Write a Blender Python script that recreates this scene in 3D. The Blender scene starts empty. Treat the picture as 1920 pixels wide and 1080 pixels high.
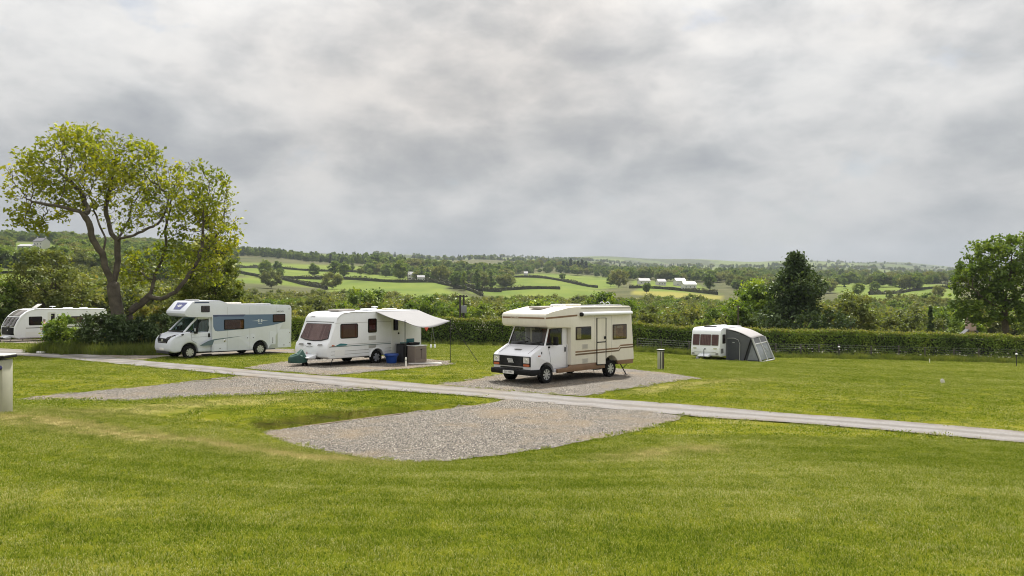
import bpy, bmesh, math, random
import numpy as np
from mathutils import Vector, Matrix
SC = bpy.context.scene
COL = SC.collection
R = math.radians
rng = np.random.default_rng(7)
random.seed(7)
# ------------------------------------------------------------------ camera
F, YH = 1500.0, 550.0            # focal length and eye-level row of the 1920 px photograph
cd = bpy.data.cameras.new('camera'); cam = bpy.data.objects.new('camera', cd); COL.objects.link(cam)
cd.sensor_width = 36.0; cd.lens = 36.0 * F / 1920.0
cd.shift_y = (YH - 540.0) / 1920.0
cd.clip_start = 0.1; cd.clip_end = 20000.0
cam.location = (0, 0, 0); cam.rotation_euler = (R(90), 0, 0)
SC.camera = cam
# ------------------------------------------------------------------ sky and sun
SUN_EL, SUN_AZ = R(57), R(14)    # sun ahead of the camera, a little to the right, behind thin cloud
w = bpy.data.worlds.new('World'); SC.world = w; w.use_nodes = True
nt = w.node_tree; N = nt.nodes; L = nt.links; N.clear()
def nd(tree, typ, **kw):
    n = tree.nodes.new(typ)
    for k, v in kw.items():
        if k.startswith('i_'):
            n.inputs[k[2:]].default_value = v
        else: setattr(n, k, v)
    return n
def mth(tree, op, a, b=None, c=None, clamp=False):
    n = tree.nodes.new('ShaderNodeMath'); n.operation = op; n.use_clamp = clamp
    for i, v in enumerate((a, b, c)):
        if v is None: continue
        if isinstance(v, (int, float)): n.inputs[i].default_value = v
        else: tree.links.new(v, n.inputs[i])
    return n.outputs[0]
def ramp(tree, fac, stops, interp='LINEAR'):
    n = tree.nodes.new('ShaderNodeValToRGB'); e = n.color_ramp.elements; n.color_ramp.interpolation = interp
    while len(e) < len(stops): e.new(0.5)
    for el, (p, c) in zip(e, stops):
        el.position = p; el.color = (*c, 1) if len(c) == 3 else c
    tree.links.new(fac, n.inputs[0]); return n.outputs[0]
def mixc(tree, fac, a, b, mode='MIX'):
    n = tree.nodes.new('ShaderNodeMix'); n.data_type = 'RGBA'; n.blend_type = mode
    for s, v in ((n.inputs[0], fac), (n.inputs[6], a), (n.inputs[7], b)):
        if isinstance(v, (int, float)): s.default_value = v
        elif isinstance(v, tuple): s.default_value = (*v, 1)
        else: tree.links.new(v, s)
    return n.outputs[2]
sky = nd(nt, 'ShaderNodeTexSky', sky_type='NISHITA', sun_disc=False)
sky.sun_elevation = SUN_EL; sky.sun_rotation = SUN_AZ; sky.dust_density = 2.0
tc = nd(nt, 'ShaderNodeTexCoord'); sp = nd(nt, 'ShaderNodeSeparateXYZ'); L.new(tc.outputs['Generated'], sp.inputs[0])
zz = mth(nt, 'MAXIMUM', sp.outputs[2], 0.0)
den = mth(nt, 'ADD', zz, 0.20)
cu = mth(nt, 'DIVIDE', sp.outputs[0], den); cv = mth(nt, 'DIVIDE', sp.outputs[1], den)
cb = nd(nt, 'ShaderNodeCombineXYZ'); L.new(cu, cb.inputs[0]); L.new(cv, cb.inputs[1]); cb.inputs[2].default_value = 3.7
def noise(tree, vec, scale, detail=4, rough=.5, dist=0., off=(0, 0, 0), sc=(1, 1, 1)):
    mp = tree.nodes.new('ShaderNodeMapping'); mp.inputs[1].default_value = off; mp.inputs[3].default_value = sc
    tree.links.new(vec, mp.inputs[0])
    n = tree.nodes.new('ShaderNodeTexNoise'); n.inputs['Scale'].default_value = scale; n.inputs['Detail'].default_value = detail
    n.inputs['Roughness'].default_value = rough; n.inputs['Distortion'].default_value = dist
    tree.links.new(mp.outputs[0], n.inputs['Vector']); return n.outputs[0]
dv = nd(nt, 'ShaderNodeMapping'); dv.inputs[3].default_value = (1.0, 1.0, 1.9); L.new(tc.outputs['Generated'], dv.inputs[0])
def dens(off):                                                          # lumpy cloud thickness in a direction of the sky
    a_ = noise(nt, dv.outputs[0], 3.6, 6, .50, .0, (2.1, 5.3, .4 + off))
    b_ = noise(nt, dv.outputs[0], 8.0, 8, .58, .2, (7.7, 1.9, 3.3 + off))
    return mth(nt, 'ADD', mth(nt, 'MULTIPLY', a_, .54), mth(nt, 'MULTIPLY', b_, .46))
th = dens(0.); tu = dens(.055); n3 = noise(nt, dv.outputs[0], 1.6, 3, .5, 0., (9.0, 3.0, 5))
lump = mth(nt, 'SUBTRACT', tu, th)                                      # thicker cloud above a spot means we look at its grey base
bil = mth(nt, 'ABSOLUTE', mth(nt, 'SUBTRACT', noise(nt, dv.outputs[0], 7.0, 5, .5, .0, (1.2, 8.8, 6.1)), .5))   # billowed edges
cl = ramp(nt, mth(nt, 'SUBTRACT', mth(nt, 'ADD', th, mth(nt, 'MULTIPLY', lump, 1.15)), mth(nt, 'MULTIPLY', mth(nt, 'SUBTRACT', .08, bil), .60)), [(.33, (.82, .803, .78)), (.42, (.73, .722, .71)), (.50, (.615, .615, .615)), (.59, (.495, .505, .515)), (.74, (.36, .375, .40))])
wm = ramp(nt, n3, [(.42, (1, 1, 1)), (.66, (1.0, .955, .915))])       # faint warm tint in places
cl = mixc(nt, 1.0, cl, wm, 'MULTIPLY')
gap = ramp(nt, th, [(.36, (1, 1, 1)), (.41, (0, 0, 0))])                # thin spots show blue sky
cov = mixc(nt, mth(nt, 'MULTIPLY', gap, .35), mixc(nt, 1.0, cl, (10, 10, 10), 'MULTIPLY'), sky.outputs[0])
hz = mth(nt, 'POWER', mth(nt, 'SUBTRACT', 1.0, zz), 30.0)
colr = mixc(nt, mth(nt, 'MULTIPLY', hz, .93), cov, (3.3, 3.5, 3.62))
zen = mth(nt, 'ADD', mth(nt, 'MULTIPLY', zz, 1.3), .48)                # overcast sky brightens steadily to the zenith
colr = mixc(nt, 1.0, colr, nd(nt, 'ShaderNodeCombineColor').outputs[0], 'MULTIPLY')
cc = [n for n in N if n.bl_idname == 'ShaderNodeCombineColor'][-1]
for i in range(3): L.new(zen, cc.inputs[i])
bg = nd(nt, 'ShaderNodeBackground'); bg.inputs[1].default_value = 0.081; L.new(colr, bg.inputs[0])
wo = nd(nt, 'ShaderNodeOutputWorld'); L.new(bg.outputs[0], wo.inputs[0])
sl = bpy.data.lights.new('sun', 'SUN'); sl.energy = 4.3; sl.angle = R(3.0); sl.color = (1.0, .955, .88)
so = bpy.data.objects.new('sun', sl); COL.objects.link(so); so.location = (20, 60, 60)
sdir = Vector((math.sin(SUN_AZ) * math.cos(SUN_EL), math.cos(SUN_AZ) * math.cos(SUN_EL), math.sin(SUN_EL)))
so.rotation_euler = sdir.to_track_quat('Z', 'Y').to_euler()
SC.view_settings.view_transform = 'Standard'; SC.view_settings.look = 'None'
SC.view_settings.exposure = 0.7; SC.view_settings.gamma = 1.0
SC.cycles.max_bounces = 8; SC.cycles.transparent_max_bounces = 16; SC.cycles.volume_bounces = 0
SC.cycles.use_denoising = True; SC.cycles.filter_width = 1.05
# ------------------------------------------------------------------ helpers: tags, meshes
def tag(o, label=None, cat=None, group=None, kind=None):
    if label: o['label'] = label
    if cat: o['category'] = cat
    if group: o['group'] = group
    if kind: o['kind'] = kind
    return o
def empty(name, loc, rz=0, label=None, cat=None, group=None, scale=1.0):
    o = bpy.data.objects.new(name, None); COL.objects.link(o); o.location = loc; o.rotation_euler = (0, 0, rz)
    o.scale = (scale,) * 3; o.empty_display_size = .3
    return tag(o, label, cat, group)
def link(name, me, mat, parent=None):
    o = bpy.data.objects.new(name, me); COL.objects.link(o)
    if mat is not None and not me.materials: me.materials.append(mat)
    if parent is not None: o.parent = parent
    return o
def np_mesh(name, V, Fc, smooth=False, tint=None):
    V = np.asarray(V, np.float32); Fc = np.asarray(Fc, np.int32); k = Fc.shape[1]
    me = bpy.data.meshes.new(name); me.vertices.add(len(V)); me.vertices.foreach_set('co', V.ravel())
    me.loops.add(Fc.size); me.loops.foreach_set('vertex_index', Fc.ravel())
    me.polygons.add(len(Fc)); me.polygons.foreach_set('loop_start', np.arange(0, Fc.size, k, dtype=np.int32))
    me.polygons.foreach_set('loop_total', np.full(len(Fc), k, np.int32))
    if smooth: me.polygons.foreach_set('use_smooth', np.ones(len(Fc), bool))
    if tint is not None:
        a = me.attributes.new('tint', 'FLOAT', 'FACE'); a.data.foreach_set('value', np.asarray(tint, np.float32))
    me.update(calc_edges=True); return me
def rr(u0, v0, u1, v1, r=.05, n=4):
    u0, u1 = min(u0, u1), max(u0, u1); v0, v1 = min(v0, v1), max(v0, v1); o = []
    for cx, cy, a0 in ((u1 - r, v1 - r, 0), (u0 + r, v1 - r, 90), (u0 + r, v0 + r, 180), (u1 - r, v0 + r, 270)):
        for i in range(n + 1):
            a = R(a0 + 90 * i / n); o.append((cx + r * math.cos(a), cy + r * math.sin(a)))
    return o
def smooth_poly(pts, it=2):
    for _ in range(it):
        q = []
        for i in range(len(pts)):
            a, b = np.array(pts[i]), np.array(pts[(i + 1) % len(pts)]); q += [tuple(a * .75 + b * .25), tuple(a * .25 + b * .75)]
        pts = q
    return pts
class MB:
    def __init__(s): s.v = []; s.f = []
    def add(s, V, Fs):
        k = len(s.v); s.v += [tuple(map(float, p)) for p in V]; s.f += [tuple(i + k for i in f) for f in Fs]; return s
    def box(s, c, d, M=None):
        V = [Vector((c[0] + sx * d[0] / 2, c[1] + sy * d[1] / 2, c[2] + sz * d[2] / 2)) for sx in (-1, 1) for sy in (-1, 1) for sz in (-1, 1)]
        if M: V = [M @ v for v in V]
        return s.add(V, [(0, 1, 3, 2), (4, 6, 7, 5), (0, 4, 5, 1), (2, 3, 7, 6), (0, 2, 6, 4), (1, 5, 7, 3)])
    def prism(s, P, Q):                     # two parallel outlines of the same length
        n = len(P); return s.add(list(P) + list(Q), [tuple(range(n))[::-1], tuple(range(n, 2 * n))] + [(i, (i + 1) % n, n + (i + 1) % n, n + i) for i in range(n)])
    def side(s, pts, y0, y1): return s.prism([(x, y0, z) for x, z in pts], [(x, y1, z) for x, z in pts])
    def panel(s, o, u, v, pts, t0, t1):     # outline in the plane o + a u + b v, from depth t0 to t1 along its normal
        o, u, v = Vector(o), Vector(u).normalized(), Vector(v).normalized(); n = u.cross(v).normalized()
        return s.prism([o + u * a + v * b + n * t0 for a, b in pts], [o + u * a + v * b + n * t1 for a, b in pts])
    def tube(s, pts, r, n=6, caps=True):
        pts = [Vector(p) for p in pts]; rs = r if isinstance(r, (list, tuple)) else [r] * len(pts); k = len(s.v)
        for i, p in enumerate(pts):
            d = (pts[min(i + 1, len(pts) - 1)] - pts[max(i - 1, 0)]).normalized()
            a = d.cross(Vector((0, 0, 1)) if abs(d.z) < .9 else Vector((1, 0, 0))).normalized(); b = d.cross(a)
            s.v += [tuple(p + (a * math.cos(6.2832 * j / n) + b * math.sin(6.2832 * j / n)) * rs[i]) for j in range(n)]
        for i in range(len(pts) - 1):
            for j in range(n):
                q = k + i * n; s.f.append((q + j, q + (j + 1) % n, q + n + (j + 1) % n, q + n + j))
        if caps: s.f += [tuple(range(k, k + n))[::-1], tuple(range(k + (len(pts) - 1) * n, k + len(pts) * n))]
        return s
    def lathe(s, prof, c, axis='y', n=24):  # prof = (radius, height along axis)
        k = len(s.v); c = Vector(c)
        for r, h in prof:
            for j in range(n):
                a = 6.2832 * j / n; q = {'y': (r * math.cos(a), h, r * math.sin(a)), 'z': (r * math.cos(a), r * math.sin(a), h), 'x': (h, r * math.cos(a), r * math.sin(a))}[axis]
                s.v.append(tuple(c + Vector(q)))
        for i in range(len(prof) - 1):
            for j in range(n): s.f.append((k + i * n + j, k + i * n + (j + 1) % n, k + (i + 1) * n + (j + 1) % n, k + (i + 1) * n + j))
        return s
    def build(s, name, mat, parent=None, bevel=0, seg=2, smooth=False, ang=30):
        me = bpy.data.meshes.new(name); bm = bmesh.new(); vs = [bm.verts.new(p) for p in s.v]
        for f in s.f:
            try: bm.faces.new([vs[i] for i in f])
            except ValueError: pass
        bmesh.ops.recalc_face_normals(bm, faces=bm.faces)
        if bevel:
            es = [e for e in bm.edges if len(e.link_faces) == 2 and e.calc_face_angle(0) > R(ang)]
            bmesh.ops.bevel(bm, geom=es, offset=bevel, segments=seg, profile=.5, affect='EDGES', clamp_overlap=True)
        if smooth or bevel:
            for f in bm.faces: f.smooth = True
            for e in bm.edges:
                if len(e.link_faces) == 2 and e.calc_face_angle(0) > R(38): e.smooth = False
        bm.to_mesh(me); bm.free(); return link(name, me, mat, parent)
# ------------------------------------------------------------------ materials
MAT = {}
def mat(name, col=(.5, .5, .5), rough=.5, metal=0., var=0., scale=4., bump=0., bscale=40., coat=0., spec=.5, streak=0.):
    if name in MAT: return MAT[name]
    m = bpy.data.materials.new(name); m.use_nodes = True; t = m.node_tree; b = t.nodes['Principled BSDF']; MAT[name] = m
    b.inputs['Base Color'].default_value = (*col, 1); b.inputs['Roughness'].default_value = rough; b.inputs['Metallic'].default_value = metal
    b.inputs['Coat Weight'].default_value = coat; b.inputs['Specular IOR Level'].default_value = spec
    g = t.nodes.new('ShaderNodeTexCoord')
    if var:
        n = noise(t, g.outputs['Object'], scale, 5, .6)
        c = ramp(t, n, [(.3, tuple(max(0, x * (1 - var)) for x in col)), (.7, tuple(min(1, x * (1 + var * .5)) for x in col))])
        if streak:
            n2 = noise(t, g.outputs['Object'], 7, 4, .6, 0, (0, 0, 0), (1, 1, .12))
            c = mixc(t, mth(t, 'MULTIPLY', ramp(t, n2, [(.5, (0, 0, 0)), (.75, (1, 1, 1))]), streak), c, (.30, .29, .24))
        t.links.new(c, b.inputs['Base Color'])
    if bump:
        n = noise(t, g.outputs['Object'], bscale, 4, .6); bp = t.nodes.new('ShaderNodeBump'); bp.inputs['Strength'].default_value = bump
        bp.inputs['Distance'].default_value = .02; t.links.new(n, bp.inputs['Height']); t.links.new(bp.outputs[0], b.inputs['Normal'])
    return m
def glass(name, tint, refl=.12):
    m = bpy.data.materials.new(name); m.use_nodes = True; t = m.node_tree; t.nodes.clear(); MAT[name] = m
    tr = nd(t, 'ShaderNodeBsdfTransparent'); tr.inputs[0].default_value = (*tint, 1)
    gl = nd(t, 'ShaderNodeBsdfGlossy'); gl.inputs['Roughness'].default_value = .03
    lw = nd(t, 'ShaderNodeLayerWeight'); lw.inputs[0].default_value = .25
    fc = mth(t, 'ADD', mth(t, 'MULTIPLY', lw.outputs['Fresnel'], .2), refl, clamp=True)
    mx = nd(t, 'ShaderNodeMixShader'); t.links.new(fc, mx.inputs[0]); t.links.new(tr.outputs[0], mx.inputs[1]); t.links.new(gl.outputs[0], mx.inputs[2])
    o = nd(t, 'ShaderNodeOutputMaterial'); t.links.new(mx.outputs[0], o.inputs[0]); return m
def leafmat(name, stops, rnd=.35, trans=.4, nscale=.5):
    """foliage: colour differs from plant to plant, leaf to leaf and slowly through the crown"""
    m = bpy.data.materials.new(name); m.use_nodes = True; t = m.node_tree; t.nodes.clear(); MAT[name] = m
    oi = nd(t, 'ShaderNodeObjectInfo'); at = nd(t, 'ShaderNodeAttribute', attribute_name='tint'); ge = nd(t, 'ShaderNodeNewGeometry')
    n = noise(t, ge.outputs['Position'], nscale, 3, .5)
    f = mth(t, 'ADD', mth(t, 'MULTIPLY', oi.outputs['Random'], rnd), mth(t, 'MULTIPLY', at.outputs['Fac'], .75 - rnd))
    f = mth(t, 'ADD', f, mth(t, 'MULTIPLY', mth(t, 'SUBTRACT', n, .37), .9), clamp=True)
    c = ramp(t, f, stops)
    df = nd(t, 'ShaderNodeBsdfDiffuse'); tl = nd(t, 'ShaderNodeBsdfTranslucent'); gl = nd(t, 'ShaderNodeBsdfGlossy'); gl.inputs['Roughness'].default_value = .45
    t.links.new(c, df.inputs[0]); t.links.new(mixc(t, 1.0, c, (1.25, 1.2, .55), 'MULTIPLY'), tl.inputs[0]); gl.inputs[0].default_value = (.5, .52, .45, 1)
    m1 = nd(t, 'ShaderNodeMixShader'); m1.inputs[0].default_value = trans; t.links.new(df.outputs[0], m1.inputs[1]); t.links.new(tl.outputs[0], m1.inputs[2])
    m2 = nd(t, 'ShaderNodeMixShader'); m2.inputs[0].default_value = .05; t.links.new(m1.outputs[0], m2.inputs[1]); t.links.new(gl.outputs[0], m2.inputs[2])
    o = nd(t, 'ShaderNodeOutputMaterial'); t.links.new(m2.outputs[0], o.inputs[0]); return m
WHITE = mat('white_gelcoat', (.80, .825, .86), .34, var=.04, scale=1.5, coat=.15, streak=.05)
CREAM = mat('cream_panel', (.76, .727, .635), .4, var=.05, scale=1.5, coat=.1, streak=.10)
CABW = mat('cab_white_paint', (.78, .785, .83), .28, var=.03, scale=2, coat=.4)
COOLW = mat('cool_white_paint', (.71, .745, .83), .32, var=.04, scale=1.5, coat=.2, streak=.05)
BLACK = mat('black_plastic', (.010, .010, .011), .6, var=.2, scale=8, spec=.2)
RUBBER = mat('tyre_rubber', (.010, .010, .010), .9, var=.3, scale=10, spec=.15)
ALLOY = mat('silver_alloy', (.62, .63, .64), .3, metal=.7, var=.06, scale=10)
DGREY = mat('dark_grey_plastic', (.04, .04, .044), .55, var=.2, spec=.3)
MGREY = mat('grey_plastic', (.28, .28, .28), .5, var=.1)
GLASS = glass('window_glass', (.80, .81, .80), .02)
TINT = glass('tinted_acrylic', (.72, .66, .65), .02)
DARKIN = mat('dark_interior', (.02, .018, .016), .8)
STEEL = mat('galvanised_steel', (.45, .46, .47), .45, metal=.6, var=.15, scale=20)
BARK = mat('bark', (.085, .068, .050), .9, var=.45, scale=3, bump=.8, bscale=14)
BARKP = mat('pale_bark', (.095, .08, .06), .9, var=.5, scale=2.2, bump=.8, bscale=12)
G1 = leafmat('leaf_green', [(0, (0.049, 0.096, 0.020)), (.45, (0.117, 0.184, 0.030)), (.8, (0.208, 0.271, 0.039)), (1, (0.283, 0.315, 0.057))])
G2 = leafmat('leaf_olive', [(0, (0.075, 0.102, 0.030)), (.45, (0.141, 0.170, 0.046)), (.8, (0.224, 0.230, 0.063)), (1, (0.299, 0.239, 0.082))])
G3 = leafmat('leaf_dark', [(0, (0.027, 0.050, 0.022)), (.5, (0.061, 0.097, 0.034)), (1, (0.136, 0.185, 0.057))], trans=.2)
GH = leafmat('leaf_hero', [(0, (0.092, 0.138, 0.015)), (.4, (0.187, 0.232, 0.020)), (.75, (0.332, 0.344, 0.021)), (1, (0.514, 0.464, 0.026))], rnd=.0, trans=.5, nscale=.22)
GHD = leafmat('leaf_hedge', [(0, (0.064, 0.111, 0.026)), (.5, (0.179, 0.274, 0.041)), (1, (0.388, 0.466, 0.075))], rnd=.1, trans=.35, nscale=1.2)
GY = leafmat('leaf_young_tip', [(0, (0.097, 0.135, 0.023)), (.5, (0.184, 0.203, 0.048)), (1, (0.270, 0.225, 0.083))], rnd=.1, trans=.45, nscale=1.5)
GLAU = leafmat('leaf_glossy_pale', [(0, (0.055, 0.086, 0.019)), (.45, (0.133, 0.172, 0.031)), (.8, (0.281, 0.312, 0.078)), (1, (0.500, 0.500, 0.250))], rnd=.0, trans=.4, nscale=1.2)
BLOS = mat('white_blossom', (.72, .68, .60), .8)
# ------------------------------------------------------------------ near terrain: a smooth surface through surveyed spots
CP = np.array([(0,-25,-1.6),(-30,-20,-1.6),(30,-20,-1.9),(0,0,-1.76),(-6,0,-1.74),(8,0,-1.85),(0,6,-2.04),(-4,8,-2.14),(4,8,-2.25),(9,10,-2.65),(0,10.5,-2.52),(-6.5,11,-2.22),
 (-9.4,14.7,-2.2),(-13,14,-2.12),(-22,16,-2.3),(-4.2,13.6,-2.72),(-1.4,14.0,-2.96),(-3.7,15.0,-2.97),(-5.0,16.5,-2.93),(1.5,16.3,-3.0),(4.4,19.6,-3.1),(-6.4,17.6,-2.72),(-7,16,-2.64),(-4.7,19.3,-2.78),(-2.3,21.6,-3.0),(0,23.8,-3.17),(-8,20.5,-2.72),
 (-13.8,22.3,-2.9),(-11.2,22.6,-2.95),(-5.8,25.3,-3.05),(-9.8,28.3,-3.05),(-15.5,26,-2.85),(-22,30,-2.95),(11.3,17.6,-3.2),(15,14,-3.1),(7.5,19.6,-3.17),(.6,28.9,-3.2),(3.2,31.6,-3.22),(5,27.5,-3.2),(-3.4,29,-3.14),
 (-7,37.2,-3.22),(-5.2,39.4,-3.25),(-17.2,41.7,-3.36),(-14.4,44.5,-3.36),(-20,38,-3.25),(-30,44,-3.32),(-26,52,-3.5),(7.3,39.5,-3.77),(20,30,-3.85),(26,22,-3.6),(30,40,-4.6),(16,45,-4.35),(-3.2,52,-3.75),
 (15.9,62,-5.08),(19,65,-5.2),(38,57,-5.35),(-37.7,65.6,-3.86),(-34,72,-4.0),(-20.6,72,-4.4),(-4.2,70,-4.5),(10.7,67,-4.85),(24,66.5,-5.3),(42,66,-5.75),(60,60,-6.0),(-60,60,-3.9),(-60,30,-2.8),(50,25,-4.2),(0,90,-6.2),(-40,90,-4.6),(50,90,-7.5)])
def tps_k(d2): return np.where(d2 > 0, d2 * np.log(np.maximum(d2, 1e-9)), 0.)
_P = CP[:, :2] / 20.; _n = len(_P)
_K = tps_k(((_P[:, None] - _P[None]) ** 2).sum(-1)) + np.eye(_n) * .004
_Q = np.c_[np.ones(_n), _P]; _A = np.block([[_K, _Q], [_Q.T, np.zeros((3, 3))]])
_W = np.linalg.solve(_A, np.r_[CP[:, 2], 0, 0, 0])
def tps(x, y):
    p = np.c_[np.ravel(x), np.ravel(y)] / 20.
    out = np.empty(len(p))
    for i in range(0, len(p), 40000):
        q = p[i:i + 40000]; out[i:i + 40000] = tps_k(((q[:, None] - _P[None]) ** 2).sum(-1)) @ _W[:_n] + np.c_[np.ones(len(q)), q] @ _W[_n:]
    return out
def poly_sd(x, y, poly):                       # signed distance to a polygon, negative inside
    x, y = np.ravel(x), np.ravel(y); d = np.full(len(x), 1e9); ins = np.zeros(len(x), bool); n = len(poly)
    for i in range(n):
        ax, ay = poly[i]; bx, by = poly[(i + 1) % n]; ex, ey = bx - ax, by - ay
        t = np.clip(((x - ax) * ex + (y - ay) * ey) / (ex * ex + ey * ey + 1e-12), 0, 1)
        d = np.minimum(d, np.hypot(x - ax - t * ex, y - ay - t * ey))
        c = ((ay > y) != (by > y)); ins ^= c & (x < (bx - ax) * (y - ay) / (by - ay + 1e-12) + ax)
    return np.where(ins, -d, d)
PAD1 = None
def g(x, y):
    z = tps(x, y)
    if PAD1 is not None:                       # the nearest hardstanding is cut level into the bank
        sd = poly_sd(x, y, PAD1); t = np.clip((sd - .02) / .14, 0, 1); t = t * t * (3 - 2 * t)
        pl = -2.97 - .022 * (np.ravel(y) - 14.2)
        z = pl * (1 - t) + z * t
    return z
def g1(x, y): return float(g(np.array([x]), np.array([y]))[0])
def gp(px, py):                                # where the sight line through a spot of the photograph meets the ground
    Y = np.concatenate([np.linspace(4, 90, 1200)]); X = (px - 960) / F * Y; Z = (YH - py) / F * Y
    d = Z - tps(X, Y); i = np.argmax(d < 0)
    if i == 0: i = len(Y) - 1
    t = d[i - 1] / (d[i - 1] - d[i] + 1e-12) if i else 0
    y = Y[i - 1] + t * (Y[i] - Y[i - 1]); return ((px - 960) / F * y, y)
def gpz(px, py):
    x, y = gp(px, py); return (x, y, g1(x, y))
def spline(pts, n=8):
    p = [np.array(a, float) for a in pts]; p = [2 * p[0] - p[1]] + p + [2 * p[-1] - p[-2]]; o = []
    for i in range(1, len(p) - 2):
        for k in range(n):
            t = k / n; a, b, c, d = p[i - 1:i + 3]
            o.append(.5 * ((2 * b) + (c - a) * t + (2 * a - 5 * b + 4 * c - d) * t * t + (3 * b - a - 3 * c + d) * t ** 3))
    o.append(p[-2]); return np.array(o)
def jitter_poly(poly, step=.25, amp=.05, seed=1):
    r = np.random.default_rng(seed); o = []
    for i in range(len(poly)):
        a, b = np.array(poly[i]), np.array(poly[(i + 1) % len(poly)]); k = max(1, int(np.hypot(*(b - a)) / step))
        for j in range(k): o.append(a + (b - a) * j / k + r.normal(0, amp, 2) * (1 if j else .3))
    return [tuple(p) for p in o]
pad1_px = [(478, 812), (520, 826), (600, 846), (680, 860), (760, 868), (840, 866), (930, 856), (1060, 836), (1180, 812), (1275, 787), (1285, 779), (1120, 762), (965, 748), (900, 760), (760, 776), (620, 794), (560, 802)]
def gpad(px, py):                              # on the level of the cut pad
    Y = 2.6576 / ((py - YH) / F - .022); return ((px - 960) / F * Y, Y)
PAD1 = [gpad(*p) for p in pad1_px]
pad2_px = [(34, 749), (120, 752), (230, 752), (400, 743), (560, 734), (680, 729), (760, 730), (640, 717), (470, 702), (445, 711), (330, 720), (200, 732), (70, 744)]
PAD2 = [gp(*p) for p in pad2_px]
padC_px = [(815, 722), (1095, 744), (1130, 737), (1200, 726), (1316, 710), (1250, 701), (1185, 694), (1100, 689), (1020, 693), (930, 704), (868, 716)]
PADC = [gp(*p) for p in padC_px]
padB_px = [(455, 691), (560, 699), (620, 705), (690, 698), (770, 691), (850, 684), (842, 678), (780, 672), (690, 667), (600, 672), (545, 677), (490, 685)]
PADB = [gp(*p) for p in padB_px]
padA_px = [(120, 661), (200, 671), (262, 676), (310, 669), (430, 667), (560, 662), (552, 655), (430, 652), (300, 656)]
PADA = [gp(*p) for p in padA_px]
padE_px = [(-60, 642), (90, 645), (120, 638), (10, 636), (-60, 637)]
PADE = [gp(*p) for p in padE_px]
up = spline([gp(*p) for p in [(-120, 648), (20, 655), (150, 663), (300, 680), (433, 691.5), (547, 701.5), (680, 711), (800, 721.5), (950, 734), (1090, 746.5), (1320, 763), (1467, 776), (1640, 788), (1920, 811), (2100, 826)]], 6)
lo = spline([gp(*p) for p in [(-120, 664), (20, 667), (140, 675), (280, 689), (427, 703), (540, 714), (660, 727), (773, 736.5), (880, 744), (1020, 757), (1283, 781.5), (1450, 792), (1640, 807), (1920, 832.5), (2100, 848)]], 6)
ROAD = [tuple(p) for p in up] + [tuple(p) for p in lo[::-1]]
PADS = [('gravel_hardstanding', PAD1), ('gravel_hardstanding', PAD2), ('gravel_hardstanding', PADC), ('gravel_hardstanding', PADB), ('gravel_hardstanding', PADA), ('gravel_hardstanding', PADE)]
def hard_sd(x, y):
    d = poly_sd(x, y, ROAD)
    for _, p in PADS: d = np.minimum(d, poly_sd(x, y, p))
    return d
# dry, worn streaks in the turf: footpath from the bollard past the nearest pad
DRY = [([gp(40, 785), gp(170, 806), gp(300, 822), gp(430, 838), gp(560, 856), gp(650, 862)], .85, .75), ([gp(1160, 860), gp(1260, 846), gp(1330, 842)], .5, .6), ([gp(110, 775), gp(330, 760), gp(520, 748)], .7, .45), ([gp(1200, 735), gp(1330, 716), gp(1440, 712)], .5, .4), ([gp(940, 700), gp(1010, 690)], .5, .3)]
def dryness(x, y):
    x, y = np.ravel(x), np.ravel(y); o = np.zeros(len(x))
    for pts, wd, s in DRY:
        d = np.full(len(x), 1e9)
        for a, b in zip(pts[:-1], pts[1:]):
            ex, ey = b[0] - a[0], b[1] - a[1]; t = np.clip(((x - a[0]) * ex + (y - a[1]) * ey) / (ex * ex + ey * ey), 0, 1)
            d = np.minimum(d, np.hypot(x - a[0] - t * ex, y - a[1] - t * ey))
        o = np.maximum(o, s * np.exp(-(d / wd) ** 2))
    return o
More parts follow.
